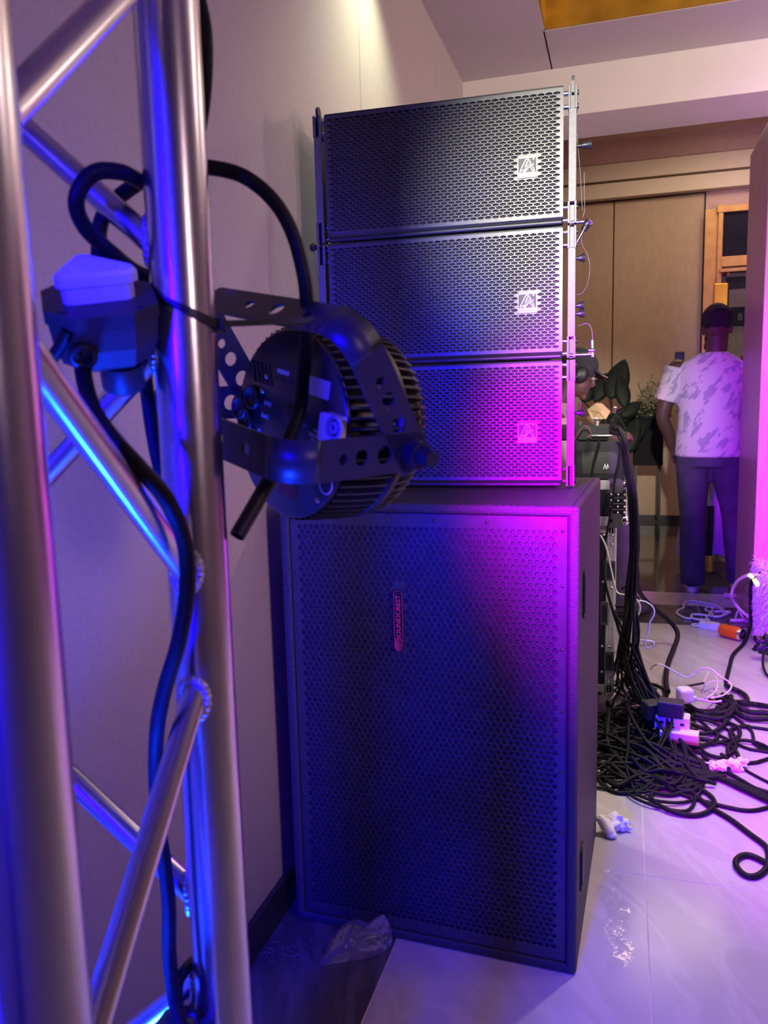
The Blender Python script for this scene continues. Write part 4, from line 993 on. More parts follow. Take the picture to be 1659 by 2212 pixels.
part('sash', MB().tube([(-.02, -.225, .46), (-.02, -.235, .30), (-.025, -.24, .12)], .024, 12, 4), m_dt, ch)
for a in (-1, 1):
    for c in (-1, 1): part('leg', MB().cyl((a * .15, c * .15, .30), (a * .16 + .10 * (a < 0 and c < 0), c * .17 - .05 * (a < 0 and c < 0), 0), .010), m_gf, ch)

# ------------------------------------------------------------------ plants
m_leaf = mat('dark_rubber_leaf', (.014, .020, .016), .5, var=.3, scale=6, bump=.2, bscale=20, spec=.22)
m_stem = mat('brown_stem', (.10, .06, .045), .7)
YP = 6.80
pt = thing('rubber_plant', 'tall plant with broad dark leaves behind the mixer', 'plant', V((-.12, YP, 0)))
part('pot', MB().lathe([(0, 0), (.13, 0), (.16, .30), (.17, .30), (.17, .33), (.15, .33), (.14, .28), (0, .28)], 24), m_black, pt)
part('stem', MB().tube([(0, 0, .28), (.02, 0, .7), (.06, 0, 1.1)], .012, 8, 5), m_stem, pt)
def leaf(root, base, tip, wid, lean=0.0, m=None):
    b_, t_ = V(base), V(tip); d = t_ - b_; L_ = d.length; d.normalize(); sd_ = d.cross(V((0, 1, 0))).normalized(); sd_ = (sd_ + V((0, lean, 0))).normalized(); nn = sd_.cross(d)
    vs = []; N = 14
    for i in range(N + 1):
        s = i / N; w_ = wid * math.sin(pi * min(1, s ** .80)) ** .75 if 0 < s < 1 else .0015
        p = b_ + d * L_ * s + nn * (.05 * L_ * sin(pi * s))
        for q in (-1, -.5, 0, .5, 1): vs.append(p + sd_ * w_ * q + nn * (-.02 * abs(q) * L_ * .0 + .10 * wid * q * q))
    me = MB().add(vs, [(i * 5 + k, i * 5 + k + 1, i * 5 + 6 + k, i * 5 + 5 + k) for i in range(N) for k in range(4)], True).mesh('leaf', m or m_leaf)
    o = bpy.data.objects.new('leaf', me); C.objects.link(o); o.parent = root; o.matrix_parent_inverse = root.matrix_basis.inverted()
    sl = o.modifiers.new('s', 'SOLIDIFY'); sl.thickness = .003
    part('leaf_stalk', MB().tube([b_, (b_ + V(root.location) + V((.05, 0, .9))) / 2 + V((0, .03, 0)), V(root.location) + V((.03, 0, .75))], .005, 6, 5), m_stem, root, True)
    return o
for (bx1, by1, tx, ty, wd, dy, ln) in ((1316, 862, 1350, 776, .135, -.08, .15), (1352, 882, 1337, 806, .080, -.16, -.1), (1284, 868, 1310, 806, .100, .0, .1), (1262, 870, 1272, 822, .09, -.1, 0), (1342, 900, 1384, 868, .075, -.12, .1),
        (1318, 935, 1362, 878, .11, -.10, -.2), (1340, 985, 1378, 905, .12, -.14, .2), (1290, 960, 1330, 890, .11, .05, 0), (1360, 955, 1395, 915, .07, -.1, .2)):
    leaf(pt, Y(bx1, by1, YP + dy), Y(tx, ty, YP + dy - .03), wd * .74, ln)
pl2 = thing('potted_shrub', 'dusty pale green shrub in a tall black planter on legs', 'plant', V((.215, 7.0, 0)))
pz0, pz1 = Y(1400, 1003, 7.0).z, Y(1400, 905, 7.0).z
part('planter', MB().box((-.01, 0, (pz0 + pz1) / 2), (.235, .235, pz1 - pz0), .006), mat('matt_black_planter', (.010, .010, .015), .7, spec=.15), pl2)
for a in (-1, 1):
    for c in (-1, 1): part('leg', MB().box((a * .095 - .01, c * .095, pz0 / 2), (.022, .022, pz0)), m_black, pl2)
part('stretcher', MB().box((-.01, -.095, .165), (.18, .02, .02)), m_black, pl2)
part('foliage', MB().sph((-.01, 0, pz1 + .03), (.15, .12, .10), 18, 12, None, .5, 7, 2), m_leaf, pl2)
rng = random.Random(4); fl = MB()
for k in range(1500):
    a, u_ = rng.uniform(0, 2 * pi), rng.random() ** .5; h_ = rng.random()
    x, y, z = .19 * u_ * cos(a) * (1.05 - .5 * h_) + .02, .16 * u_ * sin(a), pz1 + .02 + .36 * h_ * (1 - .55 * u_) + .02 * rng.random()
    d = V((rng.gauss(0, 1), rng.gauss(0, 1), rng.gauss(.4, 1))).normalized(); s_ = d.orthogonal().normalized() * rng.uniform(.004, .009); l_ = d * rng.uniform(.016, .032); p = V((x, y, z))
    fl.add([p, p + l_ * .5 + s_, p + l_, p + l_ * .5 - s_], [(0, 1, 2, 3)])
part('small_leaves', fl, mat('dusty_green_leaf', (.25, .23, .15), .7, var=.5, scale=30), pl2, kind='stuff')
for k in range(7):
    a = 2 * pi * k / 7; part('twig', MB().tube([(0, 0, pz1), (.06 * cos(a), .05 * sin(a), pz1 + .17), (.11 * cos(a), .08 * sin(a), pz1 + .30)], .003, 6, 4), m_stem, pl2)

# ------------------------------------------------------------------ cables on the floor and down the rack
def c5(*p): return [(1380 + x / 5.946, 1420 + y / 5.946) for x, y in p]
def c7(*p): return [(1220 + x / 3.779, 1140 + y / 3.779) for x, y in p]
def c9(*p): return [(1280 + x / 4.377, 1580 + y / 4.377) for x, y in p]
def c4(*p): return [(1440 + x / 7.575, 1220 + y / 7.575) for x, y in p]
def flo(pts, r, m, label, cat='cable', group=None, lift=0.0, zs=None, name='cable', hump=0.0, sub=6):
    n = len(pts); out = []
    for i, (x, y) in enumerate(pts):
        z = r + lift + (hump * (i % 2))
        if zs: z = zs[i] if i < len(zs) else r
        out.append(Z(x, y, max(z, r)))
    if pts[-1][0] > 1655 and not zs: out.append(out[-1] + (out[-1] - out[-2]).normalized() * .35); out.append(out[-1] + (out[-1] - out[-3]).normalized() * .3 + V((.03, .05, 0)))
    if pts[0][0] > 1655 and not zs: out.insert(0, out[0] + (out[0] - out[1]).normalized() * .35)
    for q in out: q.z = max(q.z, r)
    return single(name, MB().tube(out, r, 8, sub), m, label, cat, group)
flo(c7((575, 250), (590, 380), (590, 470), (640, 570), (740, 670), (850, 760), (910, 830), (920, 900), (880, 1010), (840, 1120), (825, 1250), (840, 1340)), .0115, m_cable,
    'thick black hose-like cable arching from the rack to the cable heap', zs=[.50, .42, .36, .28, .20, .13, .09, .07, .05, .04, .03, .03], name='thick_cable')
flo([(1659, 1236), (1640, 1239), (1628, 1248), (1622, 1262), (1621, 1300), (1621, 1333), (1619, 1359), (1606, 1390), (1584, 1414), (1576, 1440), (1568, 1472)], .0088, m_cable,
    'black cable dropping along the fluffy cover and over the floor to the heap', zs=[.36, .34, .30, .26, .17, .10, .05, .01], name='thick_cable')
flo([(1659, 1243), (1634, 1241), (1615, 1243), (1597, 1252), (1585, 1268), (1581, 1285), (1585, 1300), (1600, 1318), (1622, 1336)], .0085, mat('pinkish_white_sheath', (.80, .66, .66), .4),
    'pale cable arching in front of the jamb beside the fluffy cover', zs=[.34, .335, .32, .28, .22, .17, .12, .08, .05], name='thick_cable')
flo(c9((410, 60), (430, 200), (440, 310), (400, 390), (330, 405), (265, 370), (250, 320), (300, 265), (390, 258), (520, 300)), .0072, m_cable, 'black cable making the small round loop at the near edge of the heap', lift=.008)
flo(c9((300, 385), (370, 402), (550, 480), (800, 580), (1020, 650), (1250, 710), (1430, 745), (1560, 742), (1680, 715)), .0060, m_cable, 'black cable running from the small loop across the pale tiles')
flo(c9((430, 352), (600, 360), (720, 380), (790, 402), (820, 460), (880, 530), (1000, 630), (1150, 740), (1300, 830), (1500, 980), (1620, 1070), (1655, 1130), (1665, 1190), (1648, 1280), (1600, 1340), (1520, 1372), (1430, 1350), (1362, 1280), (1357, 1220), (1400, 1182), (1470, 1170), (1560, 1200), (1690, 1265)), .0078, m_cable,
    'black cable crossing the pale tiles and ending in a big open curl', zs=None)
bund = ['first (nearest) black cable of the flat bundle running off the heap', 'second black cable of the flat bundle running off the heap', 'third black cable of the flat bundle running off the heap', 'black cable passing under the crumpled tissue']
for (lb, pts, r) in ((bund[0], ((640, 300), (800, 372), (1000, 398), (1200, 445), (1400, 535), (1680, 665)), .0085), (bund[1], ((760, 300), (900, 350), (1150, 422), (1400, 505), (1680, 625)), .0080), (bund[2], ((900, 280), (1050, 360), (1250, 445), (1500, 560), (1680, 650)), .0075), (bund[3], ((1040, 230), (1130, 300), (1250, 372), (1400, 460), (1540, 540), (1680, 585)), .0072)):
    flo(c9(*pts), r, m_cable, lb, lift=.002)
flo(c9((1290, 215), (1420, 345), (1560, 430), (1680, 490)), .0048, m_cable, 'thin black cable slanting away beyond the crumpled tissue')
flo(c5((1420, 885), (1290, 890), (1200, 920), (1170, 970), (1200, 1050), (1240, 1120), (1230, 1190), (1150, 1250), (1050, 1285), (950, 1270), (830, 1230), (640, 1180)), .0068, m_cable, 'black cable with a hooked bend in the open floor beside the heap', lift=.003)
flo(c5((1690, 930), (1400, 885), (1310, 830), (1200, 740), (1060, 610), (900, 540)), .0058, m_cable, 'thin black cable leaving the coil straight for the wall end')
flo(c5((1330, 860), (1440, 940), (1470, 1030), (1470, 1090), (1540, 1150), (1690, 1215)), .0058, m_cable, 'black cable kinking down between the two open loops')
flo(c5((1160, 1260), (1140, 1200), (1150, 1140), (1220, 1090), (1330, 1065), (1480, 1085), (1600, 1130), (1690, 1180)), .0066, m_cable, 'black cable of the upper open loop at the frame edge', lift=.006)
flo(c5((1150, 1240), (1210, 1310), (1330, 1350), (1500, 1350), (1690, 1295)), .0062, m_cable, 'black cable of the lower open loop beyond the tissue')
flo(c5((500, 560), (600, 650), (720, 750), (830, 850), (960, 960), (1200, 1080), (1400, 1170), (1690, 1222)), .0056, m_cable, 'long thin black cable running diagonally out of the heap')
flo(c5((260, 905), (380, 895), (600, 940), (760, 975), (900, 975), (1020, 930), (1100, 850), (1125, 760), (1090, 690), (1000, 640)), .0085, m_cable, 'thick black cable bowing round in front of the socket strip', lift=.006)
coil = thing('cable_coil', 'coil of thick black cable at the right end of the heap', 'cable', Z(1600, 1540))
for pts in (((2300, 760), (1700, 640), (1500, 605), (1350, 590), (1260, 580), (1220, 630), (1195, 700), (1100, 780), (900, 780), (720, 740)), ((2300, 800), (1700, 722), (1450, 705), (1330, 670), (1270, 640), (1200, 560), (1080, 480)), ((2250, 830), (1700, 792), (1450, 792), (1330, 752), (1250, 690), (1180, 600), (1000, 520)), ((1120, 360), (1200, 400), (1290, 440), (1370, 500), (1388, 560), (1330, 582)), ((690, 670), (850, 720), (1000, 722), (1150, 690), (1230, 600)), ((640, 620), (760, 690), (900, 700), (1040, 670), (1150, 590), (1180, 500))):
    part('turn', MB().tube([Z(x, y, .012 + .006 * (i % 2)) for i, (x, y) in enumerate(c5(*pts))], .0108, 8, 6), m_cable, coil, True)
flo(c5((560, 690), (600, 750), (640, 830), (660, 920), (650, 1020), (600, 1072), (500, 1060)), .0075, m_cable, 'black cable curling down past the right side of the socket strip', lift=.02)
flo(c5((655, 1000), (690, 1070), (750, 1135), (870, 1222), (1000, 1278), (1100, 1320)), .0030, m_cable, 'hair-thin black wire leaving the heap towards the tissue')
flo(c5((600, 740), (690, 780), (718, 830), (690, 875), (590, 868)), .0028, m_cable, 'tiny black wire loop beside the socket strip')
m_pw = mat('thin_white_wire', (.80, .68, .62), .4)
flo(c5((150, 160), (190, 110), (250, 90), (330, 110), (450, 180), (560, 240), (640, 250), (750, 170), (850, 140), (930, 155), (1040, 240), (1150, 310), (1190, 370), (1150, 440), (1050, 500), (920, 520)), .0034, m_pw, 'thin pale wire arching over the black heap in a wide loop', zs=[.05, .08, .10, .08, .06, .05, .05, .08, .10, .10, .08, .06, .05, .05, .05, .05], name='white_wire')
flo(c5((980, 240), (1010, 300), (1000, 400), (940, 480), (850, 527)), .0034, m_pw, 'short pale wire curving inside the wide pale loop', lift=.05, name='white_wire')
flo(c5((830, 320), (860, 255), (905, 180)), .0022, m_pw, 'stub of pale wire standing up behind the white charger', lift=.05, name='white_wire')
flo(c5((850, 362), (900, 325), (980, 305), (1070, 312)), .0030, m_pw, 'faint pale wire lying just beyond the white charger', lift=.03, name='white_wire')
flo(c5((660, 530), (800, 545), (950, 572), (1060, 560)), .0042, m_pw, 'white lead coming out of the white charger', lift=.05, name='white_wire')
def fbox(name, cx, cy, d, m, label, cat, rot=0.0, z=0.0, bev=.005):
    p = Z(cx, cy, z + d[2] / 2)
    o = thing(name, label, cat, Matrix.Translation((p.x, p.y, z)) @ Matrix.Rotation(R_(rot), 4, 'Z'))
    part('body', MB().box((0, 0, d[2] / 2), d, bev, None, 3), m, o); return o
x, y = c5((590, 480))[0]
o = fbox('usb_charger', x, y, (.056, .052, .058), m_white, 'white cube charger sitting on top of the black heap', 'charger', 20, .045, .012)
part('pin', MB().box((.032, -.012, .02), (.016, .016, .012), .003), m_white, o)
sp = fbox('socket_strip', *c5((430, 820))[0], (.115, .055, .055), m_white, 'white socket block with two black adapters plugged in, half buried in the heap', 'socket', -8, .05, .006)
for i in (-1, 0, 1): part('socket_hole', MB().box((i * .034, -.0278, .030), (.014, .002, .010), .001), m_rubber, sp)
o = fbox('socket_strip', *c5((520, 985))[0], (.125, .05, .026), m_white, 'flat white strip with a brown base in front of the socket block', 'socket', -8, 0.040, .005)
part('base', MB().box((.005, -.004, -.004), (.120, .046, .012), .002), mat('brown_card', (.33, .14, .06), .6), o)
fbox('power_adapter', *c5((410, 650))[0], (.085, .055, .055), m_rub2, 'black adapter block on the white socket block', 'charger', -8, .107, .005)
fbox('power_adapter', *c5((195, 670))[0], (.075, .06, .060), m_rub2, 'black adapter block deeper in the heap beside the socket block', 'charger', 25, .08, .006)
a, b = c5((505, 392), (832, 330)); mb = MB().cyl(Z(*a, .085), Z(*b, .075), .0045, seg=10); single('jack_lead', mb, m_rubber, 'straight black jack plug lying behind the white charger', 'plug')
for k, (x, y, zz) in enumerate(((1350, 1380, .24), (1359, 1447, .12))):
    p = Y(x, y, 3.05 + .1 * k); mb = MB().cyl(p - V((.004, 0, .010)), p + V((.006, 0, .010)), .011, seg=14)
    single('blue_plug', mb, mat('bright_blue_plastic', (.01, .06, .55), .4), ('blue connector hanging among the rack cables', 'blue connector lower down, just above the heap')[k], 'plug')
# hanging bundle down the right side of the rack
hr = random.Random(11); G = 'black cables hanging down the right side of the rack'
for k in range(14):
    u = k / 13; ox = hr.uniform(-9, 9); y0 = 2.935 - hr.uniform(.0, .06)
    top = [(1322 + 8 * hr.random(), 918 + 18 * hr.random(), 3.0), (1338 + 12 * hr.random(), 930 + 25 * hr.random(), y0), (1354 + ox * .6, 985 + 15 * hr.random(), y0)]
    mid = [(1366 + ox, 1080, y0 - .05), (1370 + ox + hr.uniform(-4, 4), 1180, y0 - .05), (1366 + ox * 1.3 + hr.uniform(-7, 5), 1280, y0 - .03), (1356 + ox * 1.9 + hr.uniform(-8, 8), 1380, y0 + .05 * hr.uniform(-1, 1))]
    pts = [Y(*t_) for t_ in top + mid]
    e = Z(1345 + ox * 2.4 + hr.uniform(-14, 14), 1455 + hr.uniform(-10, 25), .05); pts += [e, e + V((hr.uniform(-.05, .12), hr.uniform(-.15, -.02), -.02))]
    single('hanging_cable', MB().tube(pts, .0042 + .0020 * hr.random(), 7, 6), m_cable, 'black cable hanging in the bundle down the right side of the rack', 'cable', G)
single('hanging_cable', MB().tube([Y(1321, 912, 3.02), Y(1324, 903, 3.02), Y(1333, 899, 3.02), Y(1345, 915, 3.02), Y(1353, 932, 3.02), Y(1352, 942, 3.02), Y(1344, 946, 3.03)], .0022, 7, 6), m_cable, 'thin black lead looping up over the plugs of the desk mixer', 'cable')
single('hanging_cable', MB().tube([Y(1276, 948, 3.0), Y(1274, 928, 3.0), Y(1262, 921, 3.0), Y(1250, 934, 3.0), Y(1240, 955, 3.0), Y(1236, 970, 3.0)], .0026, 7, 6), mat('dark_red_lead', (.16, .03, .05), .5), 'dark red lead arching beside the seated person', 'cable')
for k, pts in enumerate(([(1296, 948), (1289, 972), (1281, 1005), (1274, 1060)], [(1341, 962), (1336, 1000), (1328, 1035), (1324, 1080), (1313, 1140), (1306, 1180)])):
    single('hanging_cable', MB().tube([Y(x, y, 2.93 + .03 * k) for x, y in pts], .0042, 7, 6), m_cable, ('black cable in front of the small speaker box', 'black cable across the front of the mixer case')[k], 'cable')
for k, pts in enumerate(([(1303, 1205), (1306, 1250), (1318, 1300), (1332, 1345), (1345, 1385), (1362, 1410)], [(1326, 1318), (1338, 1345), (1350, 1372), (1366, 1400), (1385, 1440)])):
    single('hanging_cable', MB().tube([Y(x, y, 2.93 - .02 * i) for i, (x, y) in enumerate(pts)], .0050, 7, 6), m_cable, ('black cable sloping across the aluminium corner of the flight case', 'black cable sloping from the flight case to the blue connector')[k], 'cable')
wl = c7((290, 60), (340, 170), (400, 440), (430, 530), (520, 555), (590, 590), (615, 650), (600, 710), (570, 720))
single('white_wire', MB().tube([Y(x, y, 2.95 - .02 * (i > 3)) for i, (x, y) in enumerate(wl)], .0034, 7, 6), m_wcab, 'white lead hanging down the front of the flight case', 'cable')
wl = c7((555, 640), (600, 600), (660, 605), (720, 650), (728, 710), (690, 780), (680, 860), (652, 930), (672, 980), (718, 968), (720, 930), (612, 915))
single('white_wire', MB().tube([Y(x, y, 2.93) for x, y in wl], .0030, 7, 6), m_wcab, 'white lead dangling in a twist in front of the tiles', 'cable')
for k, (pts) in enumerate((((380, 610), (430, 640), (500, 640)), ((400, 680), (450, 690), (520, 680)), ((460, 500), (520, 470), (540, 440)))):
    single('white_wire' if k == 2 else 'hanging_cable', MB().tube([Y(x, y, 3.2) for x, y in c7(*pts)], .0045, 7, 6), m_cable, ('upper of two short black cables bending out from behind the rack', 'lower of two short black cables bending out from behind the rack', 'thin black cable rising behind the hanging bundle')[k], 'cable')
# the heap itself
tr = random.Random(5); tg = MB()
for k in range(44):
    cx_ = tr.uniform(-.25, .10); cy_ = tr.uniform(2.62, 3.30 if cx_ > .04 else 2.9); big = tr.random()
    f = max(0, 1 - math.hypot((cx_ - .06) / .30, (cy_ - 2.9) / .60)); top = .012 + .13 * f * tr.random()
    a0 = tr.uniform(-.5, .9) if big < .6 else tr.uniform(0, 2 * pi); d = V((cos(a0), -sin(a0) * .8, 0)); p = V((cx_, cy_, top)); pts = [p.copy()]; w_ = tr.gauss(0, .42)
    for i in range(tr.randint(9, 17)):
        a0 += w_ + tr.gauss(0, .18); p = p + V((cos(a0), sin(a0), 0)) * .075
        ff = max(0, 1 - math.hypot((p.x - .02) / .22, (p.y - 2.86) / .46)); lim = .012 + .12 * ff
        if ff <= 0: a0 += .55 * (1 if w_ > 0 else -1)
        if p.x < .03 and p.y > 2.95: p.y = 2.95 - .02 * tr.random()
        p.z = max(.007, min(lim, p.z + tr.gauss(0, .02))); pts.append(p.copy())
    tg.tube(pts, tr.choice((.0048, .0058, .0066, .0075)), 6, 5)
for k in range(26):                                               # strands swept towards the right edge along the near side
    s = k / 45; x0_ = tr.uniform(-.15, .06); y0_ = 2.46 + .40 * tr.random()
    pts = [V((x0_, y0_, .01 + .05 * tr.random()))]
    for i in range(1, 6): pts.append(V((x0_ + (.055 - .015 * s) * i + tr.gauss(0, .012), y0_ + tr.gauss(0, .03) - .005 * i + .02 * i * (tr.random() - .5), .009 + .04 * tr.random() * (1 - i / 6))))
    tg.tube(pts, tr.choice((.0052, .0064, .0074)), 6, 5)
for k in range(26):                                               # strands feeding in from the rack foot
    x0_, y0_ = tr.uniform(.0, .06), tr.uniform(2.93, 3.10)
    pts = [V((x0_, y0_, tr.uniform(.15, .34))), V((x0_ + .05, y0_ - .08, tr.uniform(.10, .2))), V((x0_ + .10 + .05 * tr.random(), y0_ - .2, .08 * tr.random() + .02)), V((x0_ + .2 * tr.random(), y0_ - .35, .02)), V((x0_ + .3 * tr.random(), y0_ - .45, .012))]
    tg.tube(pts, tr.choice((.0048, .006)), 6, 5)
o = single('cable_heap', tg, m_cable, 'tangled heap of black cables on the floor beside the rack', 'cables', kind='stuff')

# ------------------------------------------------------------------ small things on the floor
def crumple(name, p, r, seed, m, label, cat, disp=.7, ds=9, rot=0.0):
    mb = MB().sph((0, 0, 0), r, 40, 24, None, disp, ds, seed)
    mn_ = min(v[2] for v in mb.v); M = Matrix.Translation(p) @ Matrix.Rotation(R_(rot), 4, 'Z')
    mb.v = [tuple(M @ V((x, y, max(z, -r[2] * .72) + r[2] * .72))) for x, y, z in mb.v]
    return single(name, mb, m, label, cat)
m_tis = mat('tissue_paper', (.80, .74, .73), .85, var=.04, bump=.6, bscale=60)
ti = MB()
for k, (x, y, s) in enumerate(c9((1160, 335))[:1] and [(*c9((1150, 335))[0], .026), (*c9((1190, 365))[0], .022), (*c9((1245, 315))[0], .024), (*c9((1300, 325))[0], .024), (*c9((1345, 335))[0], .023), (*c9((1395, 310))[0], .022)]):
    q = Z(x, y, .012); ti.sph((q.x, q.y, .011 + .006 * (k % 2)), (s, s * .75, .016), 18, 12, None, .9, 8, k * 3.1)
single('tissue', fuse(ti, .0032, 1, m_tis, 'tissue'), m_tis, 'crumpled white tissue dropped across the black cables', 'tissue')
ti = MB(); q = Z(*c9((215, 860))[0], .02); ti.sph((q.x, q.y, .020), (.034, .026, .022), 24, 16, None, .8, 8, 1.7)
a, b, c = [Z(*t_, zz) for t_, zz in zip(c9((55, 805), (110, 870), (178, 975)), (.05, .03, .010))]
ti.tube([a, b, c], [.010, .016, .015], 12, 6); ti.sph(c, (.016, .014, .009), 14, 8)
single('tissue', fuse(ti, .003, 1, m_tis, 'tissue'), m_tis, 'twisted white tissue at the back corner of the subwoofer', 'tissue')
# clear film bag and wrapper
def film(name, rgb, a_, rough, bs=.7, gl=1.0):
    m = bpy.data.materials.new(name); m.use_nodes = True; n = m.node_tree.nodes; L = m.node_tree.links
    n.remove(n['Principled BSDF']); t_ = n.new('ShaderNodeBsdfTransparent'); g_ = n.new('ShaderNodeBsdfGlossy'); d_ = n.new('ShaderNodeBsdfTranslucent'); d2 = n.new('ShaderNodeBsdfDiffuse')
    g_.inputs['Roughness'].default_value = rough; g_.inputs['Color'].default_value = (.9, .9, .9, 1)
    d_.inputs['Color'].default_value = (*rgb, 1); d2.inputs['Color'].default_value = (*rgb, 1)
    ad = n.new('ShaderNodeMixShader'); ad.inputs[0].default_value = .5; L.new(d_.outputs[0], ad.inputs[1]); L.new(d2.outputs[0], ad.inputs[2])
    m1_ = n.new('ShaderNodeMixShader'); m1_.inputs[0].default_value = a_; L.new(t_.outputs[0], m1_.inputs[1]); L.new(ad.outputs[0], m1_.inputs[2])
    fr_ = n.new('ShaderNodeFresnel'); fr_.inputs[0].default_value = 1.5; nz = n.new('ShaderNodeTexNoise'); nz.inputs['Scale'].default_value = 45; tc = n.new('ShaderNodeTexCoord')
    L.new(tc.outputs['Object'], nz.inputs['Vector']); bp = n.new('ShaderNodeBump'); bp.inputs['Strength'].default_value = bs; bp.inputs['Distance'].default_value = .01
    L.new(nz.outputs['Fac'], bp.inputs['Height']); L.new(bp.outputs['Normal'], g_.inputs['Normal'])
    sc_ = n.new('ShaderNodeMath'); sc_.operation = 'MULTIPLY'; sc_.inputs[1].default_value = gl; L.new(fr_.outputs[0], sc_.inputs[0])
    m2_ = n.new('ShaderNodeMixShader'); L.new(sc_.outputs[0], m2_.inputs[0]); L.new(m1_.outputs[0], m2_.inputs[1]); L.new(g_.outputs[0], m2_.inputs[2])
    L.new(m2_.outputs[0], n['Material Output'].inputs['Surface']); return m
m_film = film('clear_film', (.75, .75, .8), .11, .2, .5, .45)
BX = [Z(x, y, z) for x, y, z in ((692, 2083, .003), (735, 2079, .003), (800, 2068, .003), (842, 2045, .003), (846, 2012, .02), (828, 1976, .085), (800, 1992, .06), (764, 1986, .075), (735, 2005, .055), (712, 2040, .03))]
cen = sum(BX, V()) / len(BX)
bgm = MB(); NR = 9; NS = 40
def bpt(t, ring, side):
    p = crom(BX, 4, True)[t % 40]; s = ring / NR; q = cen.lerp(p, s)
    up_ = (1 - s ** 2.2) * .030 * side; n_ = mn.noise(V((q.x * 32, q.y * 32, side * 3))) * .011 * (1 - s ** 4)
    return V((q.x, q.y - (up_ + n_) * .8, max(.002, q.z + (up_ + n_) * .75)))
for side in (1, -1):
    vs = [bpt(t, r_, side) for r_ in range(NR + 1) for t in range(NS)]
    bgm.add(vs, [(r_ * NS + t, r_ * NS + (t + 1) % NS, (r_ + 1) * NS + (t + 1) % NS, (r_ + 1) * NS + t) for r_ in range(NR) for t in range(NS)], True)
single('plastic_bag', bgm, m_film, 'crumpled clear plastic bag on the dark tiles at the foot of the subwoofer', 'bag')
wr = MB(); NX, NY = 8, 34; vs = []
A_, B_, C_ = Z(1290, 1880, .0), Z(1335, 1880, 0), Z(1322, 2100, 0)
for j in range(NY + 1):
    for i in range(NX + 1):
        q = A_ + (B_ - A_) * (i / NX) * (1 - .2 * abs(j / NY - .5)) + (C_ - A_) * (j / NY) * .98 + V((.010 * sin(j * .5), 0, 0)); q.z = .0025 + .004 * abs(mn.noise(V((q.x * 14, q.y * 12, 4)))); vs.append(q)
wr.add(vs, [(j * (NX + 1) + i, j * (NX + 1) + i + 1, (j + 1) * (NX + 1) + i + 1, (j + 1) * (NX + 1) + i) for j in range(NY) for i in range(NX)], True)
single('plastic_wrapper', wr, film('thin_film', (.8, .75, .8), .02, .10, .12, .11), 'strip of clear wrapper glinting on the floor beside the subwoofer', 'wrapper')
lt = MB(); lr = random.Random(9)
for k in range(26):
    q = Z(lr.uniform(556, 690), lr.uniform(2035, 2075), .0022); a0 = lr.uniform(0, 6.3); pts = [q]
    for i in range(3): a0 += lr.gauss(0, .8); pts.append(pts[-1] + V((cos(a0), sin(a0), 0)) * .006)
    lt.tube(pts, .00028, 4, 3)
single('lint', lt, mat('grey_lint', (.30, .28, .30), .9), 'pale lint scattered on the dark border tiles', 'lint', kind='stuff')

# drink can, white extension lead, pink tube
ca, cb2 = Z(1557, 1359, .034), Z(1604, 1371, .034); cd = (cb2 - ca).normalized(); cs = V((-cd.y, cd.x, 0)); A = axes(cs, cd.cross(cs), cd, ca)
can = thing('drink_can', 'orange drink can lying on its side near the wall end', 'can', ca); A = axes(cs, cd.cross(cs), cd, (0, 0, 0)); L_ = (cb2 - ca).length
part('body', MB().lathe([(.025, 0), (.031, .006), (.033, .014), (.033, L_ - .012)], 32, A), mat('orange_can_print', (.85, .17, .015), .28, metal=.25, var=.08, scale=20), can)
part('top', MB().lathe([(.033, L_ - .012), (.029, L_ - .001), (.0275, L_ + .002), (.026, L_ - .003), (0, L_ - .003)], 32, A), m_chrome, can, label='bare aluminium can end')
part('bottom', MB().lathe([(0, .006), (.018, .003), (.024, -.0005), (.025, 0)], 32, A), m_chrome, can)
part('tab', MB().box((.006, 0, L_ - .0015), (.018, .012, .002), .0008, A), m_steel, can)
lb = MB()
for a0, a1, z0, z1 in ((62, 100, .038, .058), (52, 80, .055, .075)):
    lb.add([(.0334 * cos(R_(a)), .0334 * sin(R_(a)), z) for z in (z0, z1) for a in (a0, (a0 + a1) / 2, a1)], [(0, 1, 4, 3), (1, 2, 5, 4)], True, A)
part('emblem', lb, mat('can_grey_print', (.10, .10, .11), .4), can)
ex_ = thing('extension_socket', 'white extension socket lying beside the orange can', 'socket', Z(1532, 1352))
p0, p1 = Z(1512, 1348, .018), Z(1556, 1354, .018); d = (p1 - p0).normalized(); s_ = V((-d.y, d.x, 0)); A = axes(d, s_, V((0, 0, 1)), p0 - V(ex_.location)); A.translation.z = 0
L2 = (p1 - p0).length
part('body', MB().prism([(0, -.022), (L2 * .6, -.026), (L2, -.012), (L2, .012), (L2 * .6, .026), (0, .022)], .001, .034, A), m_white, ex_)
part('screw', MB().lathe([(0, .0355), (.005, .035), (.0055, .034)], 12, A @ Matrix.Translation((L2 * .33, 0, 0))), m_gf, ex_)
part('cord_loop', MB().tube([A @ V(q) for q in ((.0, -.015, .012), (-.03, -.018, .009), (-.042, 0, .008), (-.028, .020, .009), (.0, .014, .012))], .0045, 8, 5), m_wcab, ex_)
flo(c4((420, 885), (300, 870), (200, 820), (165, 785), (200, 740), (275, 700), (280, 640), (330, 600), (430, 595), (560, 615), (700, 645), (830, 670), (930, 740), (940, 800)), .0062, m_wcab, 'white cord thrown wide over the dark floor strip', name='white_flex')
flo(c4((700, 900), (560, 905), (430, 880), (405, 845), (430, 815), (560, 820), (720, 840), (860, 850), (1000, 800), (1040, 775), (950, 765), (780, 770)), .0070, m_wcab, 'white cord folded flat behind the white extension socket', lift=.004, name='white_flex')
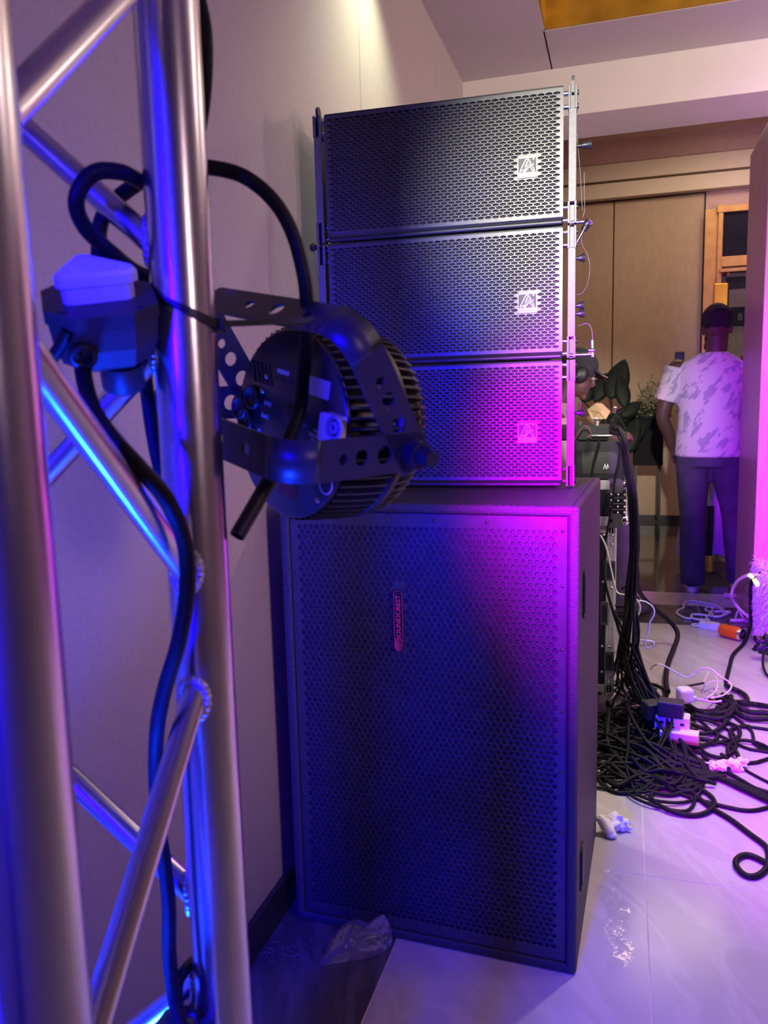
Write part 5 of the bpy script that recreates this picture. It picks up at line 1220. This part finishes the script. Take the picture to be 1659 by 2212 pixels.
flo(c4((660, 900), (660, 850), (720, 780), (640, 740), (660, 700), (760, 695), (860, 710), (920, 760), (940, 810)), .0055, m_wcab, 'thin white cord tangled over the folded cord', lift=.012, name='white_flex')
flo(c4((780, 860), (740, 790), (760, 710), (850, 690)), .0045, m_wcab, 'short white cord bowed in the middle of the tangle', lift=.02, name='white_flex')
flo(c4((1040, 912), (1150, 912), (1300, 908)), .010, m_wcab, 'straight white cord behind the orange can', name='white_flex')
flo(c4((1120, 900), (1172, 750), (1230, 830), (1300, 930)), .0055, m_wcab, 'white cord standing in a peak against the jamb', zs=[.01, .07, .05, .01], name='white_flex')
tb = thing('paper_tube', 'pinkish paper roll lying at the foot of the wall end', 'tube', Z(1577, 1287)); t0, t1_ = Z(1564, 1286, .016), Z(1592, 1288, .016); off = V(tb.location)
part('roll', MB().cyl(t0 - off, t1_ - off, .0155, seg=18), mat('pale_pink_paper', (.75, .50, .48), .7), tb)
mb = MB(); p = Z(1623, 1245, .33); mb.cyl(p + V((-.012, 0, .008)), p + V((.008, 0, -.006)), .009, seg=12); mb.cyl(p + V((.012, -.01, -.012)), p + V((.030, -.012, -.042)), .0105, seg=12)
ms_ = bpy.data.materials.new('yellow_tag_glow'); ms_.use_nodes = True; q = ms_.node_tree.nodes['Principled BSDF']; q.inputs['Base Color'].default_value = (.8, .8, .2, 1); q.inputs['Emission Color'].default_value = (1, .9, .25, 1); q.inputs['Emission Strength'].default_value = 2.2
single('cable_tag', mb, ms_, 'small yellow tag with added glow on the cable above the fluffy cover', 'light')  # a yellow tag, its emission stands in for light falling on it

# fluffy pouffe at the right edge
FB = Z(1636, 1418, 0); fx0, fy0 = FB.x + .04, FB.y; ft = Y(1650, 1246, fy0 + .05).z
pf = thing('fluffy_stool', 'low stool under a shaggy pale cover, cut off by the frame edge', 'stool', V((fx0 + .27, fy0 + .25, 0)))
m_fur = mat('shaggy_pale_fur', (.74, .62, .70), .9, var=.1)
part('cover', MB().box((0, 0, ft / 2 + .01), (.52, .46, ft - .02), .05, None, 4), m_fur, pf)
fu = MB(); fr_ = random.Random(3)
def hair(p, n_):
    d = (n_ * .7 + V((fr_.gauss(0, .4), fr_.gauss(0, .4), -.75 + fr_.gauss(0, .3)))).normalized(); l = fr_.uniform(.022, .045); s_ = d.orthogonal().normalized() * .0022; t_ = d.cross(s_).normalized() * .0022
    m_ = p + d * l * .5 + n_ * .006; fu.add([p + s_, p - s_ + t_, p - s_ - t_, m_ + s_ * .7, m_ - s_ * .7, p + d * l + V((0, 0, -.006))], [(0, 1, 4, 3), (0, 3, 4, 2), (3, 4, 5)])
for k in range(5200):
    z_ = fr_.uniform(.015, ft)
    if k % 5 < 3: hair(V((-.26, fr_.uniform(-.21, .21), z_)), V((-1, 0, 0)))
    elif k % 5 == 3: hair(V((fr_.uniform(-.26, .05), -.23, z_)), V((0, -1, 0)))
    else: hair(V((fr_.uniform(-.26, .05), fr_.uniform(-.23, .23), ft)), V((-.3, -.3, 1)))
part('pile', fu, m_fur, pf, kind='stuff')
bl = Y(1655, 1392, fy0 - .06)
crumple('black_strap', V((bl.x + .01, bl.y, Y(1655, 1412, fy0 - .06).z)), (.05, .03, .045), 4.4, mat('shiny_black_fabric', (.012, .010, .018), .25), 'shiny black strap bunched up against the fluffy cover', 'strap', .8, 9)
flo([(1650, 1408), (1648, 1430), (1650, 1445), (1659, 1460), (1680, 1470)], .0058, m_cable, 'black cable drooping from the bunched strap', zs=[.08, .04, .02, .01, .006])
